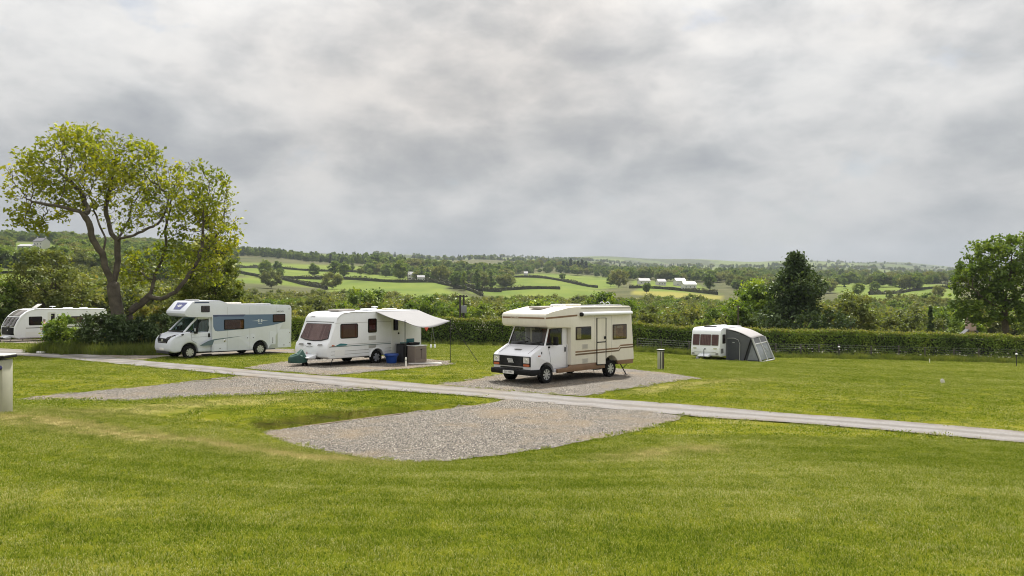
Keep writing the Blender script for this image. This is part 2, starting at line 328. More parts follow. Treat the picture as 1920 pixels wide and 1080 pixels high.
def lawnmat(name, inst):
    m = bpy.data.materials.new(name); m.use_nodes = True; t = m.node_tree; t.nodes.clear(); MAT[name] = m
    ge = nd(t, 'ShaderNodeNewGeometry'); P = ge.outputs['Position']
    big = noise(t, P, .23, 5, .6, .4, (3, 1, 0), (1, 1, 0)); med = noise(t, P, 1.3, 5, .65, .2, (0, 5, 0), (1, 1, 0))
    mow = noise(t, P, .8, 4, .55, .1, (0, 0, 0), (.09, 1.0, 0)); fine = noise(t, P, 30, 3, .7, 0, (0, 0, 0), (1, 1, 0)); mow2 = noise(t, P, 2.6, 4, .6, .1, (4, 0, 0), (.07, 1.0, 0))
    f = mth(t, 'ADD', mth(t, 'MULTIPLY', big, .50), mth(t, 'ADD', mth(t, 'MULTIPLY', med, .46), mth(t, 'ADD', mth(t, 'MULTIPLY', mow, .42), mth(t, 'MULTIPLY', mow2, .42))))
    f = mth(t, 'ADD', mth(t, 'SUBTRACT', f, .41), mth(t, 'MULTIPLY', mth(t, 'SUBTRACT', fine, .5), .55))
    if inst:
        ta = nd(t, 'ShaderNodeAttribute', attribute_name='tint'); f = mth(t, 'ADD', f, mth(t, 'MULTIPLY', mth(t, 'SUBTRACT', ta.outputs['Fac'], .5), .78))
    c = ramp(t, f, [(.14, (.070, .120, .011)), (.36, (.150, .212, .016)), (.54, (.234, .278, .025)), (.72, (.37, .385, .085)), (.95, (.59, .57, .31))])
    if not inst: c = mixc(t, 1.0, c, (.56, .50, .50), 'MULTIPLY')                 # thatch and soil between the blades
    at = nd(t, 'ShaderNodeAttribute', attribute_name='dry', attribute_type='INSTANCER' if inst else 'GEOMETRY')
    dn = mth(t, 'MULTIPLY', at.outputs['Fac'], mth(t, 'SUBTRACT', mth(t, 'MULTIPLY', med, 3.6), 1.05, clamp=True), clamp=True)
    c = mixc(t, dn, c, (.42, .35, .17))
    df = nd(t, 'ShaderNodeBsdfDiffuse'); t.links.new(c, df.inputs[0]); out = nd(t, 'ShaderNodeOutputMaterial')
    if inst:
        tl = nd(t, 'ShaderNodeBsdfTranslucent'); t.links.new(c, tl.inputs[0]); mx = nd(t, 'ShaderNodeMixShader'); mx.inputs[0].default_value = .35
        t.links.new(df.outputs[0], mx.inputs[1]); t.links.new(tl.outputs[0], mx.inputs[2]); t.links.new(mx.outputs[0], out.inputs[0])
    else:
        sn = nd(t, 'ShaderNodeSeparateXYZ'); t.links.new(ge.outputs['Normal'], sn.inputs[0])
        t.links.new(mixc(t, ramp(t, sn.outputs[2], [(.62, (1, 1, 1)), (.90, (0, 0, 0))]), c, (.055, .048, .024)), df.inputs[0])      # bare earth where the bank is cut steep
        bp = nd(t, 'ShaderNodeBump'); bp.inputs['Strength'].default_value = .7; bp.inputs['Distance'].default_value = .03
        t.links.new(noise(t, P, 30, 4, .7), bp.inputs['Height']); t.links.new(bp.outputs[0], df.inputs['Normal']); t.links.new(df.outputs[0], out.inputs[0])
    return m
TUFT = leafmat('tuft_leaf', [(0, (.055, .10, .012)), (.5, (.12, .175, .02)), (1, (.24, .27, .06))], rnd=.5, trans=.35, nscale=1.0)
LAWN = lawnmat('turf', False); BLADE = lawnmat('grass_blade', True)
def axis(segs):
    o = [segs[0][0]]
    for a, b, s in segs: o += list(np.linspace(a, b, max(2, int(round((b - a) / s)) + 1))[1:])
    return np.array(o)
xs = axis([(-75, -40, 2.), (-40, -13, .6), (-13, 8, .14), (8, 16, .4), (16, 46, .8), (46, 75, 2.)]); ys = axis([(-30, 0, 1.5), (0, 12, .4), (12, 25, .14), (25, 48, .5), (48, 84, .9)])
GX, GY_ = np.meshgrid(xs, ys); gz = g(GX, GY_)
micro = (np.sin(GX.ravel() * 1.7 + 2 * np.sin(GY_.ravel() * .9)) * np.sin(GY_.ravel() * 1.3 + GX.ravel() * .4)) * .018
hsd = hard_sd(GX, GY_); 
nx = len(xs); idx = np.arange(len(xs) * len(ys)).reshape(len(ys), nx)
quads = np.c_[idx[:-1, :-1].ravel(), idx[:-1, 1:].ravel(), idx[1:, 1:].ravel(), idx[1:, :-1].ravel()]
me = np_mesh('lawn', np.c_[GX.ravel(), GY_.ravel(), gz], quads, smooth=True)
a = me.attributes.new('dry', 'FLOAT', 'POINT'); a.data.foreach_set('value', dryness(GX, GY_).astype(np.float32))
lawn = link('lawn', me, LAWN); tag(lawn, 'mown green campsite lawn sloping away from the camera', 'lawn', kind='structure')
# ------------------------------------------------------------------ gravel pads and the track
def gravelmat(name, cols, tan, scale, fine=False):
    m = bpy.data.materials.new(name); m.use_nodes = True; t = m.node_tree; b = t.nodes['Principled BSDF']; b.inputs['Roughness'].default_value = .9; MAT[name] = m
    P = nd(t, 'ShaderNodeNewGeometry').outputs['Position']
    v = nd(t, 'ShaderNodeTexVoronoi'); v.inputs['Scale'].default_value = scale; t.links.new(P, v.inputs['Vector'])
    sx = nd(t, 'ShaderNodeSeparateColor'); t.links.new(v.outputs['Color'], sx.inputs[0])
    f = mth(t, 'ADD', mth(t, 'MULTIPLY', sx.outputs[0], .75), mth(t, 'MULTIPLY', noise(t, P, 2.2, 5, .6), .35))
    c = ramp(t, f, cols); dirt = ramp(t, noise(t, P, .55, 5, .65, .3, (2, 2, 0)), [(.48, (0, 0, 0)), (.66, (1, 1, 1))])
    c = mixc(t, mth(t, 'MULTIPLY', dirt, .72), c, tan); t.links.new(c, b.inputs['Base Color'])
    bp = nd(t, 'ShaderNodeBump'); bp.inputs['Strength'].default_value = .35 if fine else .8; bp.inputs['Distance'].default_value = .02
    t.links.new(v.outputs['Distance'], bp.inputs['Height']); t.links.new(bp.outputs[0], b.inputs['Normal']); return m
GRAV = gravelmat('gravel', [(.1, (.025, .023, .021)), (.4, (.095, .083, .067)), (.7, (.182, .16, .13)), (1, (.30, .27, .23))], (.21, .155, .09), 34)
TRACK = gravelmat('compacted_stone_dust', [(.1, (.13, .124, .121)), (.5, (.175, .168, .164)), (1, (.225, .218, .212))], (.18, .155, .12), 40, True)
def sheet(name, poly, m, dz, step=.3):
    P = np.array(poly); x0, y0 = P.min(0); x1, y1 = P.max(0)
    bm = bmesh.new(); vs = [bm.verts.new((p[0], p[1], 0)) for p in poly]; f = bm.faces.new(vs)
    bmesh.ops.triangulate(bm, faces=[f])
    for ax, lo_, hi_ in ((0, x0, x1), (1, y0, y1)):          # cut into a grid so that it follows the ground
        for c in np.arange(lo_ + step, hi_, step):
            bmesh.ops.bisect_plane(bm, geom=bm.verts[:] + bm.edges[:] + bm.faces[:], plane_co=(c, 0, 0) if ax == 0 else (0, c, 0), plane_no=(1, 0, 0) if ax == 0 else (0, 1, 0))
    bmesh.ops.remove_doubles(bm, verts=bm.verts, dist=.004)
    co = np.array([v.co[:] for v in bm.verts]); z = g(co[:, 0], co[:, 1])
    for v, q in zip(bm.verts, z): v.co.z = q + dz
    bmesh.ops.recalc_face_normals(bm, faces=bm.faces)
    if sum(f.normal.z for f in bm.faces) < 0: bmesh.ops.reverse_faces(bm, faces=bm.faces)
    for f in bm.faces: f.smooth = True
    me = bpy.data.meshes.new(name); bm.to_mesh(me); bm.free(); return link(name, me, m)
pad_lab = ['empty grey gravel hardstanding nearest the camera cut into the bank', 'narrow empty gravel pitch left of the track behind the bollard', 'gravel pitch under the cream and brown motorhome', 'gravel pitch under the caravan with the canopy', 'gravel pitch under the blue and white motorhome', 'gravel strip under the caravan at the left edge']
for i, ((nm, p), lb) in enumerate(zip(PADS, pad_lab)):
    tag(sheet(nm, jitter_poly(p, .3, .045, i), GRAV, .016 + .002 * i, .3 if i < 3 else .6), lb, 'hardstanding', kind='structure')
trk = sheet('track', jitter_poly(ROAD, .45, .045, 9), TRACK, .032, .45)
co_ = np.zeros(len(trk.data.vertices) * 3); trk.data.vertices.foreach_get('co', co_); co_ = co_.reshape(-1, 3)
du = np.sqrt(((co_[:, None, :2] - up[None, ::2]) ** 2).sum(-1)).min(1); dl_ = np.sqrt(((co_[:, None, :2] - lo[None, ::2]) ** 2).sum(-1)).min(1)
a = trk.data.attributes.new('lat', 'FLOAT', 'POINT'); a.data.foreach_set('value', (du / (du + dl_ + 1e-6)).astype(np.float32))
t = TRACK.node_tree; b_ = t.nodes['Principled BSDF']; src = b_.inputs['Base Color'].links[0].from_socket; lt = nd(t, 'ShaderNodeAttribute', attribute_name='lat')
wv = mth(t, 'ADD', lt.outputs['Fac'], mth(t, 'MULTIPLY', mth(t, 'SUBTRACT', noise(t, nd(t, 'ShaderNodeNewGeometry').outputs['Position'], .9, 4, .6), .5), .22))
mk_ = ramp(t, wv, [(.10, (.72, .66, .55)), (.22, (1.0, .98, .96)), (.36, (1.12, 1.1, 1.08)), (.46, (.70, .68, .62)), (.54, (.70, .68, .62)), (.64, (1.12, 1.1, 1.08)), (.78, (1.0, .98, .96)), (.90, (.72, .66, .55))])
t.links.new(mixc(t, .9, src, mk_, 'MULTIPLY'), b_.inputs['Base Color'])
tag(trk if True else sheet('track', jitter_poly(ROAD, .45, .045, 9), TRACK, .032, .45), 'pale stone track running across the site', 'track', kind='structure')
# ------------------------------------------------------------------ scattering of uncountable small things with geometry nodes
def scatter(name, pts, rots, scl, idx, protos, dry=None):
    me = bpy.data.meshes.new(name); n = len(pts); me.vertices.add(n); me.vertices.foreach_set('co', np.asarray(pts, np.float32).ravel())
    for nm, ty, dat in (('rot', 'FLOAT_VECTOR', rots), ('scl', 'FLOAT_VECTOR', scl)):
        a = me.attributes.new(nm, ty, 'POINT'); a.data.foreach_set('vector', np.asarray(dat, np.float32).ravel())
    a = me.attributes.new('idx', 'INT', 'POINT'); a.data.foreach_set('value', np.asarray(idx, np.int32))
    a = me.attributes.new('dry', 'FLOAT', 'POINT'); a.data.foreach_set('value', np.asarray(dry if dry is not None else np.zeros(n), np.float32))
    o = link(name, me, None); md = o.modifiers.new('scatter', 'NODES'); ng = bpy.data.node_groups.new(name + '_nodes', 'GeometryNodeTree'); md.node_group = ng
    ng.interface.new_socket('Geometry', in_out='INPUT', socket_type='NodeSocketGeometry'); ng.interface.new_socket('Geometry', in_out='OUTPUT', socket_type='NodeSocketGeometry')
    gi = ng.nodes.new('NodeGroupInput'); go = ng.nodes.new('NodeGroupOutput'); ip = ng.nodes.new('GeometryNodeInstanceOnPoints'); jn = ng.nodes.new('GeometryNodeJoinGeometry')
    for p in protos[::-1]:
        oi = ng.nodes.new('GeometryNodeObjectInfo'); oi.inputs[0].default_value = p; oi.inputs['As Instance'].default_value = True
        ng.links.new(oi.outputs['Geometry'], jn.inputs[0])
    def na(nm, ty):
        q = ng.nodes.new('GeometryNodeInputNamedAttribute'); q.data_type = ty; q.inputs[0].default_value = nm; return q.outputs[0]
    ng.links.new(gi.outputs[0], ip.inputs['Points']); ng.links.new(jn.outputs[0], ip.inputs['Instance']); ip.inputs['Pick Instance'].default_value = True
    ng.links.new(na('idx', 'INT'), ip.inputs['Instance Index']); ng.links.new(na('rot', 'FLOAT_VECTOR'), ip.inputs['Rotation']); ng.links.new(na('scl', 'FLOAT_VECTOR'), ip.inputs['Scale'])
    ng.links.new(ip.outputs[0], go.inputs[0]); return o
def proto(name, me, m):
    if m is not None and not me.materials: me.materials.append(m)
    return bpy.data.objects.new(name, me)
def blade_patch(seed, size, n, h0, h1, wd):
    r = np.random.default_rng(seed); b = np.c_[r.uniform(-size / 2, size / 2, (n, 2)), np.full(n, -.008)]
    h = r.uniform(h0, h1, n); a = r.uniform(0, 6.283, n); lean = r.uniform(.1, 1.1, n) * h; la = r.uniform(0, 6.283, n)
    d = np.c_[np.cos(a), np.sin(a), np.zeros(n)] * (wd * r.uniform(.6, 1.3, n) / 2)[:, None]
    mid = b + np.c_[np.cos(la) * lean * .35, np.sin(la) * lean * .35, h * .6]; tip = b + np.c_[np.cos(la) * lean, np.sin(la) * lean, h]
    V = np.stack([b - d, b + d, mid + d * .8, mid - d * .8, tip + d * .15, tip - d * .15], 1).reshape(-1, 3); k = np.arange(n)[:, None] * 6
    Fq = np.concatenate([k + np.array([[0, 1, 2, 3]]), k + np.array([[3, 2, 4, 5]])]); ti = r.random(n)
    return np_mesh('grass_patch', V, Fq, tint=np.r_[ti * .8, np.clip(ti * 1.0 + .12, 0, 1)])
near_p = [proto('grass_patch', blade_patch(20 + i, .34, 230, .012, .032, .0055), BLADE) for i in range(4)]
far_p = [proto('grass_patch_coarse', blade_patch(30 + i, .8, 190, .014, .036, .018), BLADE) for i in range(4)]
def wedge(y0, y1, step, lim=.72):
    o = []
    y = y0
    while y < y1:
        o.append(np.c_[np.arange(-lim * y - 1, lim * y + 1, step), np.full(len(np.arange(-lim * y - 1, lim * y + 1, step)), y)]); y += step
    p = np.concatenate(o); return p + rng.uniform(-step * .5, step * .5, p.shape)
def grass(name, y0, y1, step, protos, lab, sz, gap):
    p = wedge(y0, y1, step); p = p[(hard_sd(p[:, 0], p[:, 1]) > gap) & (poly_sd(p[:, 0], p[:, 1], PAD1) > gap + .08)]
    z = g(p[:, 0], p[:, 1]); n = len(p); s = rng.uniform(.75, 1.25, n) * sz
    o = scatter(name, np.c_[p, z], np.c_[rng.normal(0, .08, (n, 2)), rng.uniform(0, 6.28, n)], np.c_[s, s, s * rng.uniform(.6, 1.35, n)], rng.integers(0, 4, n), protos, dryness(p[:, 0], p[:, 1]))
    return tag(o, lab, 'grass', kind='stuff')
grass('lawn_grass', 3.6, 17, .155, near_p, 'short mown grass blades of the near lawn', 1.0, .07)
grass('lawn_grass', 17, 66, .44, far_p, 'short mown grass blades of the far lawn', 1.0, .22)
# rough uncut fringe along the edges of the pads and the track
fr = []
for poly in [PAD1, PAD2, PADC, PADB, PADA, ROAD]:
    q = np.array(jitter_poly(poly, .07, .11, 4)); fr.append(q)
fr = np.concatenate(fr); sd = hard_sd(fr[:, 0], fr[:, 1]); fr = fr[(sd > -.16) & (fr[:, 1] < 48)]; n = len(fr)
fz = g(fr[:, 0], fr[:, 1]); s = rng.uniform(.35, .7, n)
tag(scatter('edge_grass', np.c_[fr, fz], np.c_[rng.normal(0, .2, (n, 2)), rng.uniform(0, 6.28, n)], np.c_[s, s, s * rng.uniform(1.4, 3.2, n)], rng.integers(0, 4, n), near_p), 'longer uncut grass fringing the gravel and the track', 'grass', kind='stuff')
q = []                                                                                       # grass hanging over the lip of the cut bank
for a_, b_ in zip(PAD1[-4:], PAD1[-3:] + PAD1[:1]):
    L_ = math.hypot(b_[0] - a_[0], b_[1] - a_[1])
    for tt in np.arange(0, 1, .03 / L_):
        w_ = rng.uniform(.06, .45); q.append((a_[0] + (b_[0] - a_[0]) * tt - .77 * w_, a_[1] + (b_[1] - a_[1]) * tt + .64 * w_))
q = np.array(q); n = len(q); s = rng.uniform(.35, .6, n)
tag(scatter('bank_grass', np.c_[q, g(q[:, 0], q[:, 1])], np.c_[rng.normal(.15, .2, n), rng.normal(0, .2, n), rng.uniform(0, 6.28, n)], np.c_[s, s, s * rng.uniform(1.0, 2.6, n)], rng.integers(0, 4, n), near_p), 'ragged grass hanging over the cut bank behind the nearest pad', 'grass', kind='stuff')
# coarser tufts and broad-leaved weeds in the turf
p = wedge(4, 26, .62); p = p[(hard_sd(p[:, 0], p[:, 1]) > .3) & (np.sin(p[:, 0] * .8 + 2 * np.sin(p[:, 1] * .5)) + rng.normal(0, .7, len(p)) > .8)]; n = len(p); s = rng.uniform(.35, .8, n)
tag(scatter('lawn_weeds', np.c_[p, g(p[:, 0], p[:, 1])], np.c_[rng.normal(0, .1, (n, 2)), rng.uniform(0, 6.28, n)], np.c_[s, s, s * rng.uniform(.9, 1.6, n)], rng.integers(0, 4, n), [proto('tuft_patch', blade_patch(60 + i, .32, 110, .02, .05, .010), TUFT) for i in range(4)]), 'darker coarse tufts and clover scattered through the near lawn', 'grass', kind='stuff')
# loose stones
def stone_patch(seed, size, n, s0, s1):
    r = np.random.default_rng(seed); V = []; Fc = []; ti = []
    base = np.array([(1, 0, 0), (-1, 0, 0), (0, 1, 0), (0, -1, 0), (0, 0, 1), (0, 0, -1)], float); tri = [(0, 2, 4), (2, 1, 4), (1, 3, 4), (3, 0, 4)]
    for i in range(n):
        s = r.uniform(s0, s1); b = base * r.uniform(.6, 1.2, (6, 1)) * s * np.array([1, r.uniform(.6, 1), r.uniform(.4, .8)])
        a = r.uniform(0, 6.28); b = b @ np.array([[math.cos(a), math.sin(a), 0], [-math.sin(a), math.cos(a), 0], [0, 0, 1]])
        b += np.array([*r.uniform(-size / 2, size / 2, 2), r.uniform(.0, .5) * s]); k = len(V); V += list(b); Fc += [(p + k, q + k, t + k) for p, q, t in tri]; ti += [r.random()] * 4
    return np_mesh('stone_patch', V, Fc, tint=ti)
def stonemat():
    m = bpy.data.materials.new('loose_stone'); m.use_nodes = True; t = m.node_tree; b = t.nodes['Principled BSDF']; b.inputs['Roughness'].default_value = .85
    at = nd(t, 'ShaderNodeAttribute', attribute_name='tint'); P = nd(t, 'ShaderNodeNewGeometry').outputs['Position']
    c = ramp(t, at.outputs['Fac'], [(0, (.022, .021, .020)), (.4, (.105, .092, .075)), (.75, (.212, .188, .152)), (1, (.41, .375, .32))])
    dirt = ramp(t, noise(t, P, .55, 5, .65, .3, (2, 2, 0)), [(.48, (0, 0, 0)), (.66, (1, 1, 1))])
    t.links.new(mixc(t, mth(t, 'MULTIPLY', dirt, .68), c, (.22, .165, .10)), b.inputs['Base Color']); return m
STONE = stonemat(); st_p = [proto('stone_patch', stone_patch(40 + i, .5, 260, .007, .022), STONE) for i in range(4)]
sp_ = []
for i, (nm, p) in enumerate(PADS[:4]):
    P = np.array(p); x0, y0 = P.min(0); x1, y1 = P.max(0); st = .3 if i == 0 else .4
    q = np.stack(np.meshgrid(np.arange(x0, x1, st), np.arange(y0, y1, st)), -1).reshape(-1, 2); q = q + rng.uniform(-st / 2, st / 2, q.shape)
    sd = poly_sd(q[:, 0], q[:, 1], p); rd = poly_sd(q[:, 0], q[:, 1], ROAD); q = q[(sd < (rng.uniform(-.25, .05, len(sd)) if i else rng.uniform(-.34, -.22, len(sd)))) & (rd > .1)]; sp_.append(q)
sp_ = np.concatenate(sp_); n = len(sp_); s = rng.uniform(.8, 1.3, n)
tag(scatter('loose_gravel', np.c_[sp_, g(sp_[:, 0], sp_[:, 1]) + .02], np.c_[np.zeros((n, 2)), rng.uniform(0, 6.28, n)], np.c_[s, s, s], rng.integers(0, 4, n), st_p), 'loose grey and tan gravel stones on the hardstandings', 'gravel', kind='stuff')
# timber edging board along the back of the nearest pad
eb = MB(); pa = [gpad(566, 802.5), gpad(640, 792.5), gpad(755, 777.5)]
for a_, b_ in zip(pa[:-1], pa[1:]):
    a3 = Vector((a_[0], a_[1], g1(*a_) + .03)); b3 = Vector((b_[0], b_[1], g1(*b_) + .03)); eb.tube([a3, b3], .018, 4)
tag(eb.build('edging_board', mat('weathered_timber', (.22, .17, .11), .8, var=.4, scale=5)), 'thin weathered timber edging board at the foot of the grass bank', 'edging')
# ------------------------------------------------------------------ far terrain: valley, farmland slopes, hills
TPX = [-700, 0, 120, 260, 450, 560, 680, 800, 900, 1050, 1250, 1450, 1600, 1780, 1950, 2600]
TY = [60, 90, 130, 200, 300, 400, 500, 600, 700, 850, 1000, 1250, 1600, 2200, 3000, 4200, 6500]
TT = {   # row of the photograph at which the ground at that distance is seen
 -700: [650, 620, 590, 550, 520, 505, 490, 478, 470, 462, 458, 455, 452, 455, 460, 466, 470],
 0:    [650, 622, 600, 556, 520, 500, 478, 462, 455, 449, 446, 444, 446, 452, 460, 466, 470],
 120:  [655, 625, 604, 562, 524, 503, 482, 468, 460, 454, 450, 448, 450, 456, 462, 468, 472],
 260:  [660, 630, 612, 580, 548, 524, 504, 490, 480, 470, 464, 458, 456, 462, 470, 478, 482],
 450:  [665, 645, 640, 616, 580, 558, 538, 522, 509, 497, 489, 478, 474, 476, 480, 484, 488],
 560:  [665, 648, 642, 618, 582, 560, 542, 527, 514, 502, 492, 481, 477, 478, 481, 484, 488],
 680:  [665, 650, 645, 620, 584, 562, 546, 533, 521, 508, 498, 488, 483, 480, 479, 480, 486],
 800:  [665, 652, 645, 620, 584, 563, 550, 539, 530, 518, 508, 500, 494, 487, 482, 480, 488],
 900:  [668, 656, 648, 622, 588, 568, 556, 546, 536, 524, 514, 505, 499, 492, 487, 485, 490],
 1050: [672, 660, 650, 624, 590, 568, 552, 540, 530, 520, 513, 506, 501, 497, 492, 487, 492],
 1250: [676, 664, 654, 628, 592, 570, 556, 546, 538, 528, 521, 514, 509, 504, 497, 483, 492],
 1450: [680, 668, 658, 632, 596, 574, 560, 550, 543, 536, 530, 523, 517, 510, 502, 490, 496],
 1600: [684, 672, 660, 636, 598, 574, 558, 547, 540, 532, 527, 521, 516, 511, 505, 495, 500],
 1780: [688, 675, 662, 638, 598, 572, 556, 547, 541, 534, 529, 524, 519, 513, 507, 500, 504],
 1950: [690, 677, 664, 640, 600, 576, 560, 550, 544, 538, 533, 528, 522, 515, 509, 503, 506],
 2600: [695, 680, 666, 640, 600, 578, 562, 552, 546, 540, 535, 530, 524, 517, 511, 505, 506]}
cols_ = np.linspace(-700, 2600, 331); yl = np.exp(np.linspace(np.log(60), np.log(6500), 190))
tab = np.array([TT[k] for k in TPX], float)
rowsY = np.array([np.interp(np.log(yl), np.log(TY), r_) for r_ in tab])         # (ncol_table, ny)
ROW = np.array([np.interp(cols_, TPX, rowsY[:, j]) for j in range(len(yl))]).T     # (ncols, ny)
def blur(A, k, ax):
    w_ = np.hanning(2 * k + 3)[1:-1]; w_ /= w_.sum(); P_ = np.pad(A, [(k, k) if a == ax else (0, 0) for a in range(2)], mode='edge')
    return np.apply_along_axis(lambda v: np.convolve(v, w_, 'valid'), ax, P_)
ROW = blur(blur(ROW, 6, 0), 5, 1)
CX, YY = np.meshgrid(cols_, yl, indexing='ij')
FZ = (YH - ROW) / F * YY
for s_, am in ((.004, .004), (.011, .0018)):      # gentle undulation
    FZ += am * YY * np.sin(CX * s_ * 2.1 + np.log(YY) * 7) * np.sin(CX * s_ - np.log(YY) * 9) * np.clip((YY - 150) / 400, 0, 1)
FX = (CX - 960) / F * YY
FZ = np.where(YY < 84, np.minimum(FZ, tps(FX, YY).reshape(FX.shape) - .35), FZ)
def fz(px, Y):
    i = np.clip((px - cols_[0]) / (cols_[1] - cols_[0]), 0, len(cols_) - 1.001); j = np.clip((np.log(Y) - np.log(yl[0])) / (np.log(yl[1]) - np.log(yl[0])), 0, len(yl) - 1.001)
    i0, j0 = int(i), int(j); a, b = i - i0, j - j0
    return (FZ[i0, j0] * (1 - a) + FZ[i0 + 1, j0] * a) * (1 - b) + (FZ[i0, j0 + 1] * (1 - a) + FZ[i0 + 1, j0 + 1] * a) * b
def fat(px, Y):
    """a spot on the far ground: bearing of a photo column, at a distance"""
    if Y < 82: x = (px - 960) / F * Y; return Vector((x, Y, g1(x, Y)))
    return Vector(((px - 960) / F * Y, Y, fz(px, Y)))
_ysc = np.exp(np.linspace(np.log(230), np.log(6000), 700))
def fp(px, py):
    """first spot of the far ground seen through a spot of the photograph"""
    zz_ = np.array([fz(px, y) for y in _ysc]); rw = YH - zz_ * F / _ysc; k = np.argmax(rw <= py)
    return fat(px, _ysc[k] if rw[k] <= py else 1500.)
# land cover of each patch of far ground: 0 rough scrub .. 1 bright pasture
def hillmat():
    m = bpy.data.materials.new('farmland'); m.use_nodes = True; t = m.node_tree; b = t.nodes['Principled BSDF']; b.inputs['Roughness'].default_value = .95; b.inputs['Specular IOR Level'].default_value = .1
    P = nd(t, 'ShaderNodeNewGeometry').outputs['Position']
    at = nd(t, 'ShaderNodeAttribute', attribute_name='pasture'); yw = nd(t, 'ShaderNodeAttribute', attribute_name='buttercup')
    mp = nd(t, 'ShaderNodeMapping'); mp.inputs[3].default_value = (1, .6, 0); mp.inputs[2].default_value = (0, 0, .5); t.links.new(P, mp.inputs[0])
    v = nd(t, 'ShaderNodeTexVoronoi'); v.inputs['Scale'].default_value = .0055; v.inputs['Randomness'].default_value = .8; t.links.new(mp.outputs[0], v.inputs['Vector'])
    sc_ = nd(t, 'ShaderNodeSeparateColor'); t.links.new(v.outputs['Color'], sc_.inputs[0])
    far = ramp(t, sc_.outputs[0], [(0, (.045, .058, .018)), (.3, (.075, .10, .025)), (.55, (.11, .14, .03)), (.8, (.09, .09, .04)), (1, (.125, .15, .045))], 'CONSTANT')
    n = noise(t, P, .02, 6, .6); scr = ramp(t, n, [(.3, (.045, .055, .02)), (.6, (.10, .10, .04)), (.8, (.13, .11, .06))])
    gr = ramp(t, noise(t, P, .03, 5, .6, 0, (0, 0, 0), (1, .5, 0)), [(.3, (.088, .135, .018)), (.7, (.155, .19, .03))])
    sp2 = nd(t, 'ShaderNodeSeparateXYZ'); t.links.new(P, sp2.inputs[0])
    isfar = mth(t, 'MULTIPLY', mth(t, 'SUBTRACT', sp2.outputs[1], 1300.), .004, clamp=True)
    c = mixc(t, at.outputs['Fac'], scr, gr); c = mixc(t, yw.outputs['Fac'], c, (.22, .205, .045)); c = mixc(t, mth(t, 'MULTIPLY', isfar, .85), c, far)
    t.links.new(c, b.inputs['Base Color']); return m
FIELDS = [  # outlines of the pastures in view
 [(440,492),(520,494),(700,500),(705,512),(600,507),(500,505),(440,503)],
 [(440,500),(560,505),(740,512),(860,530),(830,542),(700,530),(580,520),(470,520),(440,512)],
 [(470,520),(600,522),(720,532),(760,545),(700,548),(600,540),(520,534),(440,530),(440,522)],
 [(600,530),(700,527),(830,540),(890,560),(900,580),(700,560),(620,548)],
 [(900,520),(1010,512),(1150,520),(1160,540),(1080,546),(960,540),(900,535)],
 [(880,530),(1010,530),(1130,545),(1130,560),(960,560),(880,550)],
 [(1180,525),(1300,530),(1350,552),(1200,548)],
 [(1560,530),(1680,528),(1780,535),(1800,560),(1700,580),(1600,560),(1560,545)],
 [(0,505),(60,505),(60,530),(0,530)], [(20,455),(170,455),(170,472),(20,472)], [(1390,505),(1480,505),(1480,516),(1390,516)]]
rowpx = YH - FZ * F / YY
past = np.zeros(FX.size); 
for f_ in FIELDS: past = np.maximum(past, np.clip(.5 - poly_sd(CX.ravel(), rowpx.ravel(), f_) / 4., 0, 1))
past = past * (YY.ravel() > 240)
past = np.maximum(past, (np.clip((YY.ravel() - 75) / 10, 0, 1) < .5) * .8)
but = np.clip(.5 - poly_sd(CX.ravel(), rowpx.ravel(), [(1185,545),(1260,547),(1352,555),(1350,562),(1260,558),(1185,552)]) / 3., 0, 1) * (YY.ravel() > 300)
nc, ny_ = FX.shape; idx = np.arange(nc * ny_).reshape(nc, ny_)
quads = np.c_[idx[:-1, :-1].ravel(), idx[1:, :-1].ravel(), idx[1:, 1:].ravel(), idx[:-1, 1:].ravel()]
me = np_mesh('hills', np.c_[FX.ravel(), YY.ravel(), FZ.ravel()], quads, smooth=True)
for nm, dat in (('pasture', past), ('buttercup', but)):
    a = me.attributes.new(nm, 'FLOAT', 'POINT'); a.data.foreach_set('value', dat.astype(np.float32))
tag(link('hills', me, hillmat()), 'green farmland valley and far rounded hills', 'hills', kind='structure')
# ------------------------------------------------------------------ foliage builders
def leaf_quads(C, size, r, up=.4, aspect=1.7):
    n = len(C); nrm = r.normal(0, 1, (n, 3)); nrm[:, 2] = np.abs(nrm[:, 2]) * (1 - up) + up * 1.2; nrm /= np.linalg.norm(nrm, axis=1)[:, None]
    u = np.cross(nrm, r.normal(0, 1, (n, 3))); u /= np.linalg.norm(u, axis=1)[:, None] + 1e-9; v = np.cross(nrm, u)
    s = (size * r.uniform(.6, 1.35, n))[:, None] / 2; bend = nrm * s * .25
    V = np.stack([C - u * s * aspect, C + v * s * .8 + bend, C + u * s * aspect, C - v * s * .8 + bend], 1).reshape(-1, 3)
    return V, np.arange(n)[:, None] * 4 + np.array([[0, 1, 2, 3]])
def leaves(name, C, size, r, up=.4, aspect=1.7, clump=None):
    V, Fq = leaf_quads(np.asarray(C), size, r, up, aspect); t = r.random(len(C)) if clump is None else np.clip(clump + r.normal(0, .15, len(C)), 0, 1)
    return np_mesh(name, V, Fq, tint=t)
def limbs(segs, n=5):
    mb = MB()
    for pts, rs in segs: mb.tube(pts, list(rs), n, caps=False)
    return mb
